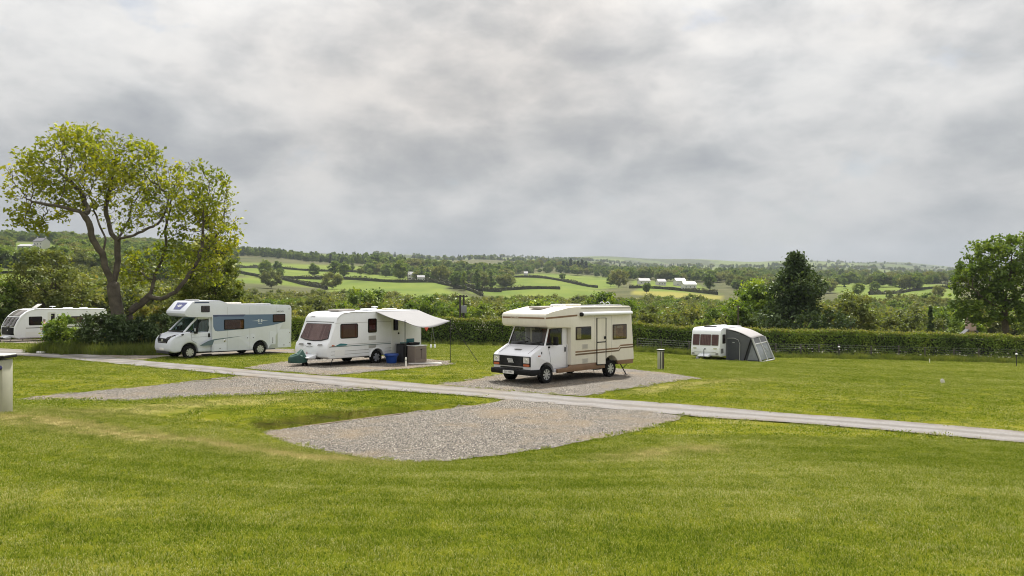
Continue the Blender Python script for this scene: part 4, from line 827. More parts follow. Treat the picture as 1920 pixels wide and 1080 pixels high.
# ------------------------------------------------------------------ clipped hedges
def hedge(name, line, h, wd, label, seed, dens=170, blossom=None):
    r = np.random.default_rng(seed); P = spline(line, 10); e = empty(name, (P[0][0], P[0][1], g1(*P[0])), 0, label, 'hedge'); o = np.array(e.location)
    d = np.diff(P, axis=0); ln = np.hypot(*d.T); cum = np.r_[0, np.cumsum(ln)]; n = int(cum[-1] * (2 * h + wd) * dens)
    def pos(s):
        k = np.clip(np.searchsorted(cum, s) - 1, 0, len(ln) - 1); t = (s - cum[k]) / ln[k]; p = P[k] + d[k] * t[:, None]; nn = np.c_[-d[k][:, 1], d[k][:, 0]] / ln[k][:, None]; return p, nn
    def shell(m, lo_, hi_):
        s = r.uniform(0, cum[-1], m); p, nn = pos(s); a = r.uniform(lo_, hi_, m)             # a: 0 near foot .. 1 top edge .. 2 far foot
        hh = h * (1 + .022 * np.sin(s * .9 + 2 * np.sin(s * .17)) + .02 * np.sin(s * 2.7 + 1)); q = np.where(a < .85, -.5, np.where(a > 1.15, .5, (a - 1) / .3)); z = np.where(a < .85, a / .85, np.where(a > 1.15, (2 - a) / .85, 1.0)) * hh
        bul = 1 + .16 * np.sin(s * 1.3 + 2 * np.sin(s * .31)) + .12 * np.sin(s * 3.1 + z * 2); off = q * wd * bul * (1 - .12 * (z / h))
        inn = np.abs(r.normal(0, .10, m)); xy = p + nn * (off * (1 - inn))[:, None]; z = z * (1 - .3 * np.abs(r.normal(0, .12, m))) + r.normal(0, .05, m)
        return np.c_[xy, g(xy[:, 0], xy[:, 1]) + np.maximum(z, .03)], s
    C, s = shell(n, 0, 1.6); link('foliage', leaves('foliage', C - o, .11, r, .2, 1.5, np.clip(.4 + .3 * np.sin(s * .8 + 3 * np.sin(s * .23)), 0, 1)), GHD, e)
    C, s = shell(int(n * .42), .80, 1.2); C[:, 2] += np.abs(r.normal(.04, .09, len(C))); link('young_tips', leaves('young_tips', C - o, .10, r, .2, 1.5), GY, e)
    if blossom:
        C, s = shell(int(n * .12), .5, 1.15); px = 960 + F * C[:, 0] / C[:, 1]; C = C[(px > blossom[0]) & (px < blossom[1]) & (np.sin(C[:, 0] * 2.1) + r.normal(0, .6, len(C)) > .1)]
        link('blossom', leaves('blossom', C - o, .10, r, .3, 1.1), BLOS, e)
    mb = MB()                                                                                # woody interior
    for k in range(len(P) - 1):
        a, b = P[k], P[k + 1]
        for t in np.linspace(0, 1, max(2, int(ln[k] / .22)))[:-1]:
            p = a + (b - a) * t + r.normal(0, .18, 2); z = g1(*p); q = p + r.normal(0, .22, 2); mb.tube([np.r_[p, z - .05] - o, np.r_[(p + q) / 2 + r.normal(0, .08, 2), z + h * .5] - o, np.r_[q, z + h * .92] - o], [.03, .018, .008], 3, False)
    mb.build('stems', BARK, e)
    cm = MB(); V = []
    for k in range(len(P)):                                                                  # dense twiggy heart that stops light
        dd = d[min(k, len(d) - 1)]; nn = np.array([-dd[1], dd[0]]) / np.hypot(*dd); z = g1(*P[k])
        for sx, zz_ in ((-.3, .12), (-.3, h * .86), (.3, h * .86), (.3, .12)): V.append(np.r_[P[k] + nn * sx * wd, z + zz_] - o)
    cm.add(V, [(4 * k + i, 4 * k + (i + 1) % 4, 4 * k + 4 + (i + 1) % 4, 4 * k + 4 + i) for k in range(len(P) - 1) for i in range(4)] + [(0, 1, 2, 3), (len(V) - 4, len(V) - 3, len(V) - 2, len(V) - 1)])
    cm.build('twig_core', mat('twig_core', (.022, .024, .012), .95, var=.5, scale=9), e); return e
hX = lambda px, Y: ((px - 960) / F * Y, Y)
hedge('clipped_hedge', [hX(1040, 68.6), hX(1200, 68), hX(1400, 67.8), hX(1600, 67.6), hX(1920, 67.3), hX(2080, 67)], 2.18, 1.5, 'long clipped hedge with yellow young tips along the right boundary', 21)
hedge('clipped_hedge', [hX(545, 71), hX(640, 70.5), hX(780, 70), hX(900, 69.5), hX(1030, 69)], 2.15, 1.6, 'hedge with white blossom behind the two middle vehicles', 22, blossom=(845, 990))
# post and wire fence in front of the right hand hedge
fe = empty('wire_fence', (24, 66, g1(24, 66)), 0, 'grey post and wire stock fence in front of the right hand hedge', 'fence'); fo = Vector(fe.location)
WIRE = mat('weathered_wire', (.16, .16, .155), .6, metal=.3); TIMB = mat('grey_fence_timber', (.10, .09, .075), .85, var=.4, scale=6)
fpts = []
for k, px in enumerate([1195, 1240, 1292, 1455, 1502, 1536, 1573, 1634, 1685, 1734, 1788, 1835, 1906, 1960]):
    Y = 66.3 - (px - 1195) * .0006; x = (px - 960) / F * Y; z = g1(x, Y); lean = random.uniform(-.04, .04); hh = random.uniform(1.12, 1.3); fpts.append((x, Y, z))
    MB().box((x - fo.x + lean * .5, Y - fo.y, z - fo.z + hh / 2 - .1), (.09, .09, hh), Matrix.Rotation(0, 4, 'X')).build('post', TIMB, fe, .008, 1)
for q in range(6):
    zz_ = .16 + q * .185; mb = MB(); mb.tube([(x - fo.x, Y - fo.y - .055, z - fo.z + zz_ + random.uniform(-.012, .012)) for x, Y, z in fpts], .004, 3); mb.build('wire', WIRE, fe)
mb = MB()
for a, b in zip(fpts[:-1], fpts[1:]):
    L_ = math.hypot(b[0] - a[0], b[1] - a[1])
    for t in np.arange(.1, 1, .22 / L_ if L_ else 1):
        p = Vector(a) * (1 - t) + Vector(b) * t - fo; mb.tube([(p.x, p.y - .055, p.z + .15), (p.x, p.y - .055, p.z + .72)], .0025, 3)
tag(mb.build('wire_mesh', WIRE, fe), kind='stuff')
# long uncut grass under hedges and shrubs
def weeds(name, lines, n, h, lab, seed, spread=.5):
    r = np.random.default_rng(seed); me = blade_patch(seed, .5, 60, .12, .34, .016); pr = [proto('weed_patch', me, WEED), proto('weed_patch', blade_patch(seed + 1, .5, 50, .10, .42, .02), WEED)]
    P = []
    for ln in lines:
        q = spline(ln, 12); t = r.uniform(0, len(q) - 1.001, n); i = t.astype(int); P.append(q[i] + (q[i + 1] - q[i]) * (t - i)[:, None] + r.normal(0, spread, (n, 2)))
    P = np.concatenate(P); m = len(P); s = r.uniform(.7, 1.3, m)
    return tag(scatter(name, np.c_[P, g(P[:, 0], P[:, 1])], np.c_[r.normal(0, .12, (m, 2)), r.uniform(0, 6.28, m)], np.c_[s, s, s * h * r.uniform(.6, 1.4, m)], r.integers(0, 2, m), pr), lab, 'grass', kind='stuff')
WEED = leafmat('weed_leaf', [(0, (.05, .08, .014)), (.5, (.12, .16, .028)), (1, (.23, .24, .06))], rnd=.4, trans=.4, nscale=1.0)
weeds('verge_grass', [[hX(1190, 66.0), hX(1400, 65.8), hX(1700, 65.4), hX(2000, 65.1)]], 900, 1.15, 'long uncut grass and cow parsley below the wire fence', 301, .38)
weeds('verge_grass', [[hX(560, 69.4), hX(800, 68.6), hX(1000, 67.8)]], 420, .8, 'uncut grass under the blossoming hedge', 303, .4)
weeds('verge_grass', [[hX(72, 45.6), hX(110, 44.8), hX(180, 44.2), hX(260, 44), hX(320, 44.3)], [hX(90, 45.6), hX(160, 45.2), hX(260, 45), hX(330, 45.3)]], 420, 1.35, 'long dark grass and nettles round the shrubs on the left', 305, .35)
r_ = np.random.default_rng(44); cpb = []                                                     # white umbels of cow parsley in the verge
for px in list(r_.uniform(1450, 1900, 46)) + [1572, 1575, 1640, 1643, 1700, 1775, 1780, 1890]:
    Y = 65.2 + r_.normal(0, .3); x = (px - 960) / F * Y; z = g1(x, Y); hh = r_.uniform(.45, .85)
    for _ in range(int(r_.integers(2, 6))): cpb.append((x + r_.normal(0, .07), Y + r_.normal(0, .07), z + hh + r_.normal(0, .02)))
tag(link('cow_parsley', leaves('cow_parsley', cpb, .07, r_, .8, 1.0), BLOS), 'white cow parsley heads in the verge by the fence', 'flowers', kind='stuff')
# ------------------------------------------------------------------ vehicles. Local frame: x forward, y to the vehicle's left (the side in view), z up
def vehicle(name, pos, yaw, label, cat): return empty(name, pos, R(yaw), label, cat)
def wheel(par, x, y, rad, wd, rim_r, spokes, s=1, cover=ALLOY, sw=.5):
    mb = MB(); h = wd / 2
    mb.lathe([(rad * .60, -h), (rad * .93, -h), (rad, -h * .7), (rad, h * .7), (rad * .93, h), (rad * .60, h), (rad * .58, h * .6)], (x, y, rad), 'y', 28)
    wh = mb.build('wheel', RUBBER, par, smooth=True)
    mb = MB(); f = y + s * h * .86; rr_ = rim_r
    mb.lathe([(rr_, f - s * .03), (rr_, f), (rr_ * .90, f + s * .004), (rr_ * .88, f - s * .02)], (x, 0, rad), 'y', 28)
    mb.lathe([(.001, f + s * .012), (rr_ * .24, f + s * .008), (rr_ * .26, f - s * .03)], (x, 0, rad), 'y', 16)
    for k in range(spokes):
        a = 6.2832 * k / spokes; c, sn = math.cos(a), math.sin(a); w_ = rr_ * sw / spokes * 3
        q = [(rr_ * .2, -w_ * .6), (rr_ * .93, -w_), (rr_ * .93, w_), (rr_ * .2, w_ * .6)]
        mb.prism([(x + c * a_ - sn * b_, f - s * .018, rad + sn * a_ + c * b_) for a_, b_ in q], [(x + c * a_ - sn * b_, f + s * .004, rad + sn * a_ + c * b_) for a_, b_ in q])
    mb.build('rim', cover, wh, smooth=True)
    mb = MB(); mb.lathe([(.001, f - s * .045), (rr_ * .97, f - s * .045)], (x, 0, rad), 'y', 20); mb.build('dark_backing_disc', DARKIN, wh); return wh  # dark disc stands in for the shade seen between the spokes
def sw_panel(name, pts, y, t, m, par, bevel=0): return MB().side(pts, y, y + t).build(name, m, par, bevel)
def window(par, x0, z0, x1, z1, y, back, frame=BLACK, r=.06, fw=.03, pane=TINT, curtains=None, name='window'):
    """side window: frame, dark or lit room coloured onto the backing, or blind behind, curtains, acrylic pane"""
    f = sw_panel(name, rr(x0, z0, x1, z1, r), y - .004, .016, frame, par)
    xa, xb = min(x0, x1), max(x0, x1); za, zb = min(z0, z1), max(z0, z1)
    sw_panel('blind_or_room', rr(xa + fw, za + fw, xb - fw, zb - fw, r * .7), y + .010, .006, back, f)  # blind, or a flat panel whose colour stands in for a dim or lit room
    for c in curtains or []:
        mb = MB(); n = 7
        for k in range(n): u = c[0] + (c[1] - c[0]) * k / n; du = (c[1] - c[0]) / n; mb.box((u + du / 2, y + .018 + .003 * (k % 2), (c[2] + c[3]) / 2), (abs(du) * .9, .006, abs(c[3] - c[2])))
        mb.build('curtain', c[4], f)
    sw_panel('pane', rr(xa + fw * .6, za + fw * .6, xb - fw * .6, zb - fw * .6, r * .8), y + .026, .004, pane, f); return f
def text_mesh(name, txt, size, m, par, o, u, v, ex=.002, shear=0.):
    c = bpy.data.curves.new(name, 'FONT'); c.body = txt; c.size = size; c.extrude = ex; c.align_x = 'CENTER'; c.align_y = 'CENTER'; c.shear = shear
    t = bpy.data.objects.new(name, c); me = bpy.data.meshes.new_from_object(t); bpy.data.objects.remove(t); bpy.data.curves.remove(c)
    u, v = Vector(u).normalized(), Vector(v).normalized(); n = u.cross(v); Mx = Matrix((u, v, n)).transposed().to_4x4(); Mx.translation = Vector(o); me.transform(Mx)
    me.materials.clear(); me.name = name; return tag(link(name, me, m, par), kind='stuff')
def arc(cx, cz, r, a0, a1, n=10): return [(cx + r * math.cos(R(a0 + (a1 - a0) * i / n)), cz + r * math.sin(R(a0 + (a1 - a0) * i / n))) for i in range(n + 1)]
def roof_light(par, x, y, z, lx, ly, h, m=WHITE, tilt=0., name='roof_light'):
    mb = MB(); mb.box((x, y, z + h / 2), (lx, ly, h)); a = mb.build(name, m, par, min(h, .05) * .6, 2)
    return a
PINK = mat('dusky_pink_blind', (.47, .36, .35), .8, var=.25, scale=3); BLINDD = mat('brown_blind', (.085, .065, .06), .8, var=.2)
CREAMC = mat('cream_curtain', (.62, .50, .32), .8, var=.2); BROWN = mat('brown_paint', (.215, .125, .07), .45, var=.15, scale=3); BROWND = mat('dark_brown_paint', (.135, .085, .05), .45, var=.15)
AMBER = mat('orange_lens', (.45, .10, .03), .25, coat=.5); LAMP = mat('headlamp_glass', (.72, .73, .72), .08, metal=.4, coat=1.); CHROME = mat('chrome', (.75, .76, .77), .12, metal=1.)
PLATE = mat('number_plate', (.78, .78, .76), .4); REDL = mat('red_lens', (.40, .02, .02), .25, coat=.5)
DASH = mat('dashboard', (.075, .08, .10), .6, var=.2); SEATM = mat('seat_fabric', (.16, .155, .16), .9, var=.25, scale=12)
# ================================================================== cream and brown motorhome
C_ = vehicle('motorhome', (.59, 28.87, -3.19), 225, 'old cream and brown motorhome with white cab parked in the centre', 'motorhome')
W2 = 1.10
cab = [(.80, .40), (.84, .62), (.84, 1.00), (.76, 1.08), (.18, 1.36), (-1.06, 1.36), (-1.06, .45), (-.38, .40)] 
prof = [(.82, .50), (.84, .62), (.84, 1.00), (.77, 1.07), (.45, 1.22), (.17, 1.345), (-1.12, 1.345), (-1.12, .38), (-.36, .38)] + [(x, z) for x, z in arc(0.04, .34, .40, 5, 175, 10)][::-1][0:0] + [(-.35, .42)] + arc(.04, .36, .40, 170, 10, 10) + [(.46, .42)]
MB().side(prof, -.93, .93).build('cab_body', CABW, C_, .035, 2)
for yy_ in (-1, 1):                                          # pillars and door frames of the cab
    mb = MB(); mb.tube([(.10, .90 * yy_, 1.33), (-.16, .84 * yy_, 1.98)], .032, 6); mb.build('windscreen_pillar', CABW, C_)
    mb = MB(); mb.box((-.92, .905 * yy_, 1.66), (.24, .05, .66)); mb.build('door_pillar', CABW, C_, .01)
    mb = MB(); mb.box((-.50, .885 * yy_, 1.965), (.78, .05, .06)); mb.build('door_header', CABW, C_, .01)
    MB().side([(-.02, 1.36), (-.20, 1.93), (-.80, 1.93), (-.80, 1.36)], .895 * yy_ - .003, .895 * yy_ + .003).build('side_glass', GLASS, C_)
    mb = MB(); mb.tube([(-.03, .915 * yy_, 1.352), (-.205, .905 * yy_, 1.935), (-.805, .905 * yy_, 1.935), (-.805, .915 * yy_, 1.352), (-.03, .915 * yy_, 1.352)], .014, 4, False); mb.build('window_seal', BLACK, C_)
    mb = MB(); mb.box((-.30, 1.06 * yy_, 1.50), (.10, .17, .30)); mb.tube([(-.12, .93 * yy_, 1.36), (-.28, 1.03 * yy_, 1.44)], .014, 5); mb.build('door_mirror', BLACK, C_, .02)
    mb = MB(); mb.tube([(-.02, .935 * yy_, 1.34), (-.14, .938 * yy_, .95), (-.16, .936 * yy_, .74)], .004, 4); mb.tube([(-1.03, .936 * yy_, 1.33), (-1.04, .936 * yy_, .50)], .005, 4); mb.tube([(-.36, .936 * yy_, .52), (-1.03, .936 * yy_, .52)], .004, 4); mb.build('door_gap', BLACK, C_)
    mb = MB(); mb.box((-.93, .945 * yy_, 1.17), (.05, .03, .17)); mb.build('door_handle', BLACK, C_, .008)
for (x, z, s_) in ((-.08, 1.285, .07), ): MB().box((x, .942, z), (.11, .02, .06)).build('quarter_vent', BLACK, C_, .006)
MB().box((.30, .94, 1.10), (.04, .022, .09)).build('fuel_flap', BLACK, C_, .01); MB().box((.42, .938, 1.00), (.12, .014, .035)).build('side_indicator', AMBER, C_, .004)
MB().panel((.105, 0, 1.345), (0, 1, 0), (-.255, 0, .63), [(-.86, 0), (.86, 0), (.80, .66), (-.80, .66)], -.004, .004).build('windscreen', GLASS, C_)
mb = MB(); mb.tube([(.115, -.86, 1.35), (.115, .86, 1.35), (-.155, .80, 1.965), (-.155, -.80, 1.965), (.115, -.86, 1.35)], .018, 5, False); mb.build('windscreen_seal', BLACK, C_)
for y0_ in (-.45, .22):
    mb = MB(); mb.tube([(.16, y0_, 1.36), (.12, y0_ + .46, 1.42)], .011, 5); mb.tube([(.15, y0_ + .04, 1.39), (.08, y0_ + .5, 1.47)], .013, 4); mb.build('wiper', BLACK, C_)
mb = MB(); mb.box((-.10, 0, 1.37), (.36, 1.66, .09)); mb.box((-.16, -.42, 1.42), (.16, .42, .07)); mb.build('dashboard', DASH, C_, .03)
mb = MB(); mb.lathe([(.19, -.012), (.205, 0), (.19, .012), (.178, 0), (.19, -.012)], (0, 0, 0), 'z', 20); o_ = mb.build('steering_wheel', BLACK, C_, smooth=True); o_.location = (-.33, -.42, 1.50); o_.rotation_euler = (0, R(-38), 0)
for y0_ in (-.45, .45):
    mb = MB(); mb.box((-.70, y0_, 1.30), (.46, .48, .14)); mb.box((-.95, y0_, 1.58), (.12, .46, .5), Matrix.Identity(4)); mb.box((-.97, y0_, 1.87), (.08, .24, .14)); mb.build('seat', SEATM, C_, .04)
MB().box((-1.02, .05, 1.62), (.02, .66, .5)).build('striped_curtain', mat('striped_curtain', (.30, .12, .10), .8, var=.6, scale=9), C_)
MB().box((-1.00, -.58, 1.60), (.02, .34, .46)).build('pale_blind', mat('pale_blind', (.55, .58, .52), .8, var=.1), C_)
# front: grille, lamps, bumper, badge, plate
gp_ = [(-.92, .63), (.92, .63), (.92, .985), (-.92, .985)]
FX_ = .84
def fpan(name, y0, z0, y1, z1, t0, t1, m, par=C_, r=.02, bevel=0): return MB().panel((FX_, 0, 0), (0, 1, 0), (0, 0, 1), rr(y0, z0, y1, z1, r, 2), t0, t1).build(name, m, par, bevel)
gr = fpan('grille', -.925, .635, .925, .985, .004, .030, BLACK)
mb = MB()
for k in range(9): mb.box((FX_ + .036, 0, .665 + k * .036), (.012, 1.10, .010))
mb.build('grille_bar', DGREY, gr)
mb = MB()
for k in range(5): 
    y0_ = -.04 + (k - 2) * .055; mb.panel((FX_ + .045, y0_, .82), (0, 1, 0), (0, 0, 1), [(.040, -.075), (.066, -.075), (-.014, .075), (-.040, .075)], 0, .012)
mb.build('five_bar_badge', mat('bright_badge', (.72, .73, .74), .3, metal=.3), gr)
for s_ in (-1, 1):
    hl = fpan('headlamp', s_ * .60, .765, s_ * .875, .955, .03, .045, LAMP, r=.025); fpan('lamp_bezel', s_ * .585, .752, s_ * .888, .968, .028, .036, MGREY, hl)
    fpan('indicator', s_ * .60, .648, s_ * .885, .725, .03, .042, AMBER)
    MB().lathe([(.001, .0), (.05, .004), (.065, -.01)], (FX_ + .05, s_ * .74, .86), 'x', 14).build('bulb_reflector', CHROME, hl)
fpan('valance_slot', -.57, .545, .55, .60, .006, .02, DARKIN)
mb = MB(); mb.side([(.62, .32), (.90, .34), (.93, .40), (.93, .50), (.88, .535), (.60, .53)], -.99, .99); 
for s_ in (-1, 1): mb.box((.66, s_ * .965, .435), (.5, .06, .19))
mb.build('front_bumper', BLACK, C_, .025)
pl = MB().panel((.935, -.08, .415), (0, 1, 0), (0, 0, 1), rr(-.27, -.058, .27, .058, .012, 2), .002, .012).build('number_plate', PLATE, C_)
text_mesh('plate_lettering', 'E231 WKE', .098, BLACK, pl, (.949, -.08, .415), (0, 1, 0), (0, 0, 1), .0015)
mb = MB(); mb.box((.50, 0, 1.205), (.16, .34, .018), Matrix.Rotation(0, 4, 'Y')); mb.build('bonnet_vent', MGREY, C_, .005)
for s_ in (-1, 1): MB().tube([(.76, .72 * s_, 1.085), (.46, .70 * s_, 1.226), (.18, .70 * s_, 1.352)], .005, 4).build('bonnet_gap', DGREY, C_)
# coachbuilt body with overcab
body = [(-1.08, .60), (-1.08, 1.945), (-.88, 1.955), (.08, 1.985), (.21, 2.03), (.265, 2.14), (.27, 2.40), (.22, 2.475), (-.10, 2.55), (-.55, 2.615), (-.98, 2.685), (-1.3, 2.70), (-4.55, 2.70), (-4.68, 2.64), (-4.87, .64), (-4.84, .60), (-3.83, .60)] + arc(-3.42, .38, .44, 150, 30, 8) + [(-3.01, .60)]
MB().side(body, -W2, W2).build('body', CREAM, C_, .06, 3)
for s_ in (1,):
    y = W2 + .0015; B1 = W2
    sw_panel('overcab_stripe', [(.272, 2.29), (-.30, 2.31), (-1.42, 2.36), (-1.42, 2.42), (-.30, 2.37), (.272, 2.345)], y - .002, .006, BROWN, C_)
    sw_panel('side_stripe', [(-1.32, 1.03), (-3.86, 1.05), (-3.96, 1.15), (-4.80, 1.155), (-4.80, 1.21), (-3.99, 1.205), (-3.88, 1.105), (-1.32, 1.085)], y - .002, .005, BROWN, C_)
    sw_panel('side_stripe', [(-1.32, .93), (-3.90, .96), (-4.00, 1.06), (-4.83, 1.065), (-4.83, 1.115), (-3.98, 1.11), (-3.88, 1.01), (-1.32, .99)], y - .002, .005, BROWND, C_)
MB().panel((.272, 0, 0), (0, 1, 0), (0, 0, 1), [(-1.04, 2.29), (1.04, 2.29), (1.04, 2.345), (-1.04, 2.345)], .0, .005).build('overcab_stripe', BROWN, C_)
text_mesh('overcab_lettering', 'HYMER', .13, mat('cream_lettering', (.66, .62, .52), .5), C_, (.284, -.42, 2.31), (0, 1, 0), (0, 0, 1), .002)
sk = [(-.40, .36), (-3.10, .36), (-3.12, .61), (-1.10, .625), (-.40, .60)]
sw_panel('skirt_panel', [(-.38, .36), (-1.10, .36), (-3.06, .37), (-3.06, .605), (-1.10, .615), (-1.00, .52), (-.38, .50)], W2 - .10, .085, BROWN, C_, .01)
sw_panel('skirt_panel', [(-3.86, .46), (-4.80, .44), (-4.86, .64), (-3.78, .635)], W2 - .10, .09, BROWN, C_, .01)
mb = MB(); mb.box((-2.2, 0, .50), (4.4, 1.2, .2)); mb.build('chassis', DARKIN, C_)
sw_panel('wheel_arch', arc(-3.42, .36, .46, 0, 180, 10), .70, .03, DARKIN, C_)
LITIN = mat('lit_interior_colour', (.50, .29, .13), .8, var=.7, scale=7)  # amber backing colour stands in for the lit room behind the pane
window(C_, -1.33, 1.49, -2.21, 1.97, W2, DARKIN, mat('brown_window_frame', (.045, .022, .016), .5), .03, .045, GLASS, [(-1.40, -1.62, 1.54, 1.92, CREAMC)])
window(C_, -3.50, 1.42, -4.38, 2.0, W2, LITIN, MAT['brown_window_frame'], .03, .05, GLASS, [(-3.58, -3.66, 1.48, 1.95, CREAMC), (-4.16, -4.30, 1.48, 1.95, mat('tan_curtain', (.36, .20, .10), .8, var=.3)), (-3.75, -4.05, 1.86, 1.94, CREAMC)])
d_ = sw_panel('habitation_door', rr(-2.54, .52, -3.08, 2.26, .03, 2), W2 - .002, .014, CREAM, C_)
mb = MB(); y_ = W2 + .014; mb.tube([(-2.54, y_, .52), (-2.54, y_, 2.26), (-3.08, y_, 2.26), (-3.08, y_, .52), (-2.54, y_, .52)], .022, 4, False); mb.tube([(-2.54, y_, 1.36), (-3.08, y_, 1.36)], .02, 4); mb.build('door_frame', BLACK, d_)
MB().box((-3.0, W2 + .03, 1.52), (.09, .03, .10)).build('door_lock', BLACK, d_, .008)
sw_panel('door_stripe', [(-2.57, 1.045), (-3.05, 1.05), (-3.05, 1.10), (-2.57, 1.095)], W2 + .013, .003, BROWN, d_); sw_panel('door_stripe', [(-2.57, .945), (-3.05, .955), (-3.05, 1.005), (-2.57, 1.0)], W2 + .013, .003, BROWND, d_)
for (x, z) in ((-1.85, 1.24), (-1.85, .72)):
    v_ = sw_panel('vent_grille', rr(x - .16, z - .09, x + .16, z + .09, .015, 2), W2, .014, mat('cream_vent', (.60, .57, .50), .5), C_)
    mb = MB()
    for k in range(5): mb.box((x, W2 + .017, z - .06 + k * .03), (.28, .008, .008))
    mb.build('vent_slat', MGREY, v_)
mb = MB(); mb.side([(W2, 2.36), (W2 + .13, 2.38), (W2 + .14, 2.44), (W2 + .10, 2.50), (W2, 2.51)], 0, 1); mb.v = [(-1.64 - y * 2.98, x, z) for x, y, z in mb.v]; mb.build('awning_box', WHITE, C_, .015)
MB().lathe([(.001, -.02), (.075, -.02), (.08, 0), (.075, .05), (.001, .05)], (-1.60, W2 + .07, 2.42), 'x', 14).build('awning_end_cap', BLACK, C_, smooth=True)
sw_panel('gutter', [(-1.62, 2.64), (-4.66, 2.62), (-4.66, 2.65), (-1.62, 2.67)], W2, .02, mat('grey_gutter', (.35, .34, .31), .5), C_)
roof_light(C_, -.72, -.05, 2.63, .70, .60, .085, mat('smoked_dome', (.36, .33, .31), .35)); roof_light(C_, -1.55, .05, 2.70, .42, .42, .09, WHITE); roof_light(C_, -2.6, -.2, 2.70, .62, .5, .08, CREAM)
mb = MB()
for x in (-3.15, -3.5): mb.tube([(x, .75, 2.69), (x - .03, .75, 2.83), (x - .16, .75, 2.87), (x - .28, .75, 2.80), (x - .3, .75, 2.69)], .014, 5)
mb.build('ladder_hoop', CHROME, C_); roof_light(C_, -3.5, .55, 2.70, 1.7, .7, .045, mat('solar_panel', (.45, .46, .47), .3))
for x, s_ in ((0.04, 1), (.04, -1), (-3.42, 1), (-3.42, -1)): wheel(C_, x, s_ * (.85 if x > 0 else .985), .325, .19, .205, 8, s_, ALLOY, .42)
mb = MB(); mb.tube([(-4.30, .85, .44), (-4.62, .88, .03)], .022, 5); mb.tube([(-4.72, .88, .43), (-4.45, .87, .26)], .014, 4); mb.box((-4.64, .88, .012), (.14, .14, .024)); mb.build('corner_steady', BLACK, C_)
mb = MB(); mb.tube([(-2.58, .9, .42), (-2.60, .95, .06)], .014, 4); mb.box((-2.75, .92, .34), (.4, .26, .03)); mb.build('fold_step', DGREY, C_)
# ================================================================== white and blue motorhome
A_ = vehicle('motorhome', (-17.2, 41.66, -3.37), 225.3, 'white motorhome with blue side panels and overcab bed on the left', 'motorhome'); W2 = 1.14
prof = [(.80, .34), (.98, .42), (1.02, .58), (1.0, .80), (.97, .98), (.88, 1.12), (.62, 1.27), (.25, 1.40), (-1.16, 1.40), (-1.16, .32), (-.43, .32), (-.43, .42)] + arc(.0, .40, .43, 175, 8, 10) + [(.45, .38)]
MB().side(prof, -1.0, 1.0).build('cab_body', COOLW, A_, .10, 3)
for s_ in (-1, 1):
    mb = MB(); mb.tube([(.28, .93 * s_, 1.38), (-.10, .88 * s_, 1.78), (-.45, .82 * s_, 2.10)], .05, 6); mb.build('windscreen_pillar', COOLW, A_, smooth=True)
    MB().box((-1.08, .94 * s_, 1.75), (.16, .07, .74)).build('door_pillar', COOLW, A_, .02); MB().box((-.76, .90 * s_, 2.08), (.62, .07, .12)).build('door_header', COOLW, A_, .02)
    MB().side([(-.02, 1.36), (-.36, 1.62), (-.60, 1.97), (-1.0, 1.99), (-1.0, 1.62), (-.92, 1.37)], .95 * s_ - .003, .95 * s_ + .003).build('side_glass', glass('green_glass', (.55, .70, .68), .05) if s_ < 0 else MAT['green_glass'], A_)
    mb = MB(); mb.tube([(-.02, .97 * s_, 1.355), (-.36, .965 * s_, 1.62), (-.60, .955 * s_, 1.98), (-1.0, .955 * s_, 1.995), (-1.02, .96 * s_, 1.62), (-.93, .97 * s_, 1.36), (-.02, .97 * s_, 1.355)], .024, 4, False); mb.tube([(-.42, .965 * s_, 1.36), (-.46, .96 * s_, 1.75)], .02, 4); mb.build('window_seal', BLACK, A_)
    mb = MB(); mb.box((-.26, 1.12 * s_, 1.47), (.14, .16, .34)); mb.tube([(-.22, .96 * s_, 1.40), (-.26, 1.06 * s_, 1.42)], .03, 5); mm = mb.build('door_mirror', BLACK, A_, .04, 2); MB().box((-.19, 1.16 * s_, 1.50), (.02, .10, .16)).build('mirror_cap', COOLW, mm, .01)
    MB().box((-1.0, 1.012 * s_, 1.19), (.10, .03, .20)).build('door_handle', BLACK, A_, .012)
    mb = MB(); mb.tube([(-.06, 1.004 * s_, 1.36), (-.10, 1.005 * s_, .95), (-.36, 1.005 * s_, .80)], .006, 4); mb.tube([(-1.13, 1.006 * s_, 1.38), (-1.13, 1.006 * s_, .40)], .006, 4); mb.tube([(-.10, 1.004 * s_, 1.12), (-1.10, 1.004 * s_, 1.12)], .004, 4); mb.build('door_gap', DGREY, A_)
    hl = MB(); hl.prism([(.985, .42 * s_, 1.05), (.95, .50 * s_, 1.12), (.72, .88 * s_, 1.25), (.30, 1.005 * s_, 1.30), (.34, 1.008 * s_, 1.24), (.70, .985 * s_, 1.10), (.95, .70 * s_, 1.02)], [(1.0, .42 * s_, 1.045), (.965, .50 * s_, 1.135), (.735, .90 * s_, 1.27), (.31, 1.025 * s_, 1.31), (.34, 1.03 * s_, 1.24), (.715, 1.01 * s_, 1.10), (.975, .71 * s_, 1.01)])
    h0 = hl.build('headlamp', DGREY, A_); MB().lathe([(.001, .01), (.05, .012), (.06, -.01)], (.86, .84 * s_, 1.135), 'x', 12).build('lamp_lens', LAMP, h0, smooth=True); MB().lathe([(.001, .01), (.04, .012), (.05, -.01)], (.74, .95 * s_, 1.17), 'x', 12).build('lamp_lens', LAMP, h0, smooth=True)
MB().panel((.26, 0, 1.385), (0, 1, 0), (-.72, 0, .70), [(-.90, 0), (.90, 0), (.79, .98), (-.79, .98)], -.004, .004).build('windscreen', MAT['green_glass'], A_)
mb = MB(); mb.box((.10, 0, 1.40), (.5, 1.78, .06)); mb.build('dashboard', DARKIN, A_, .02)
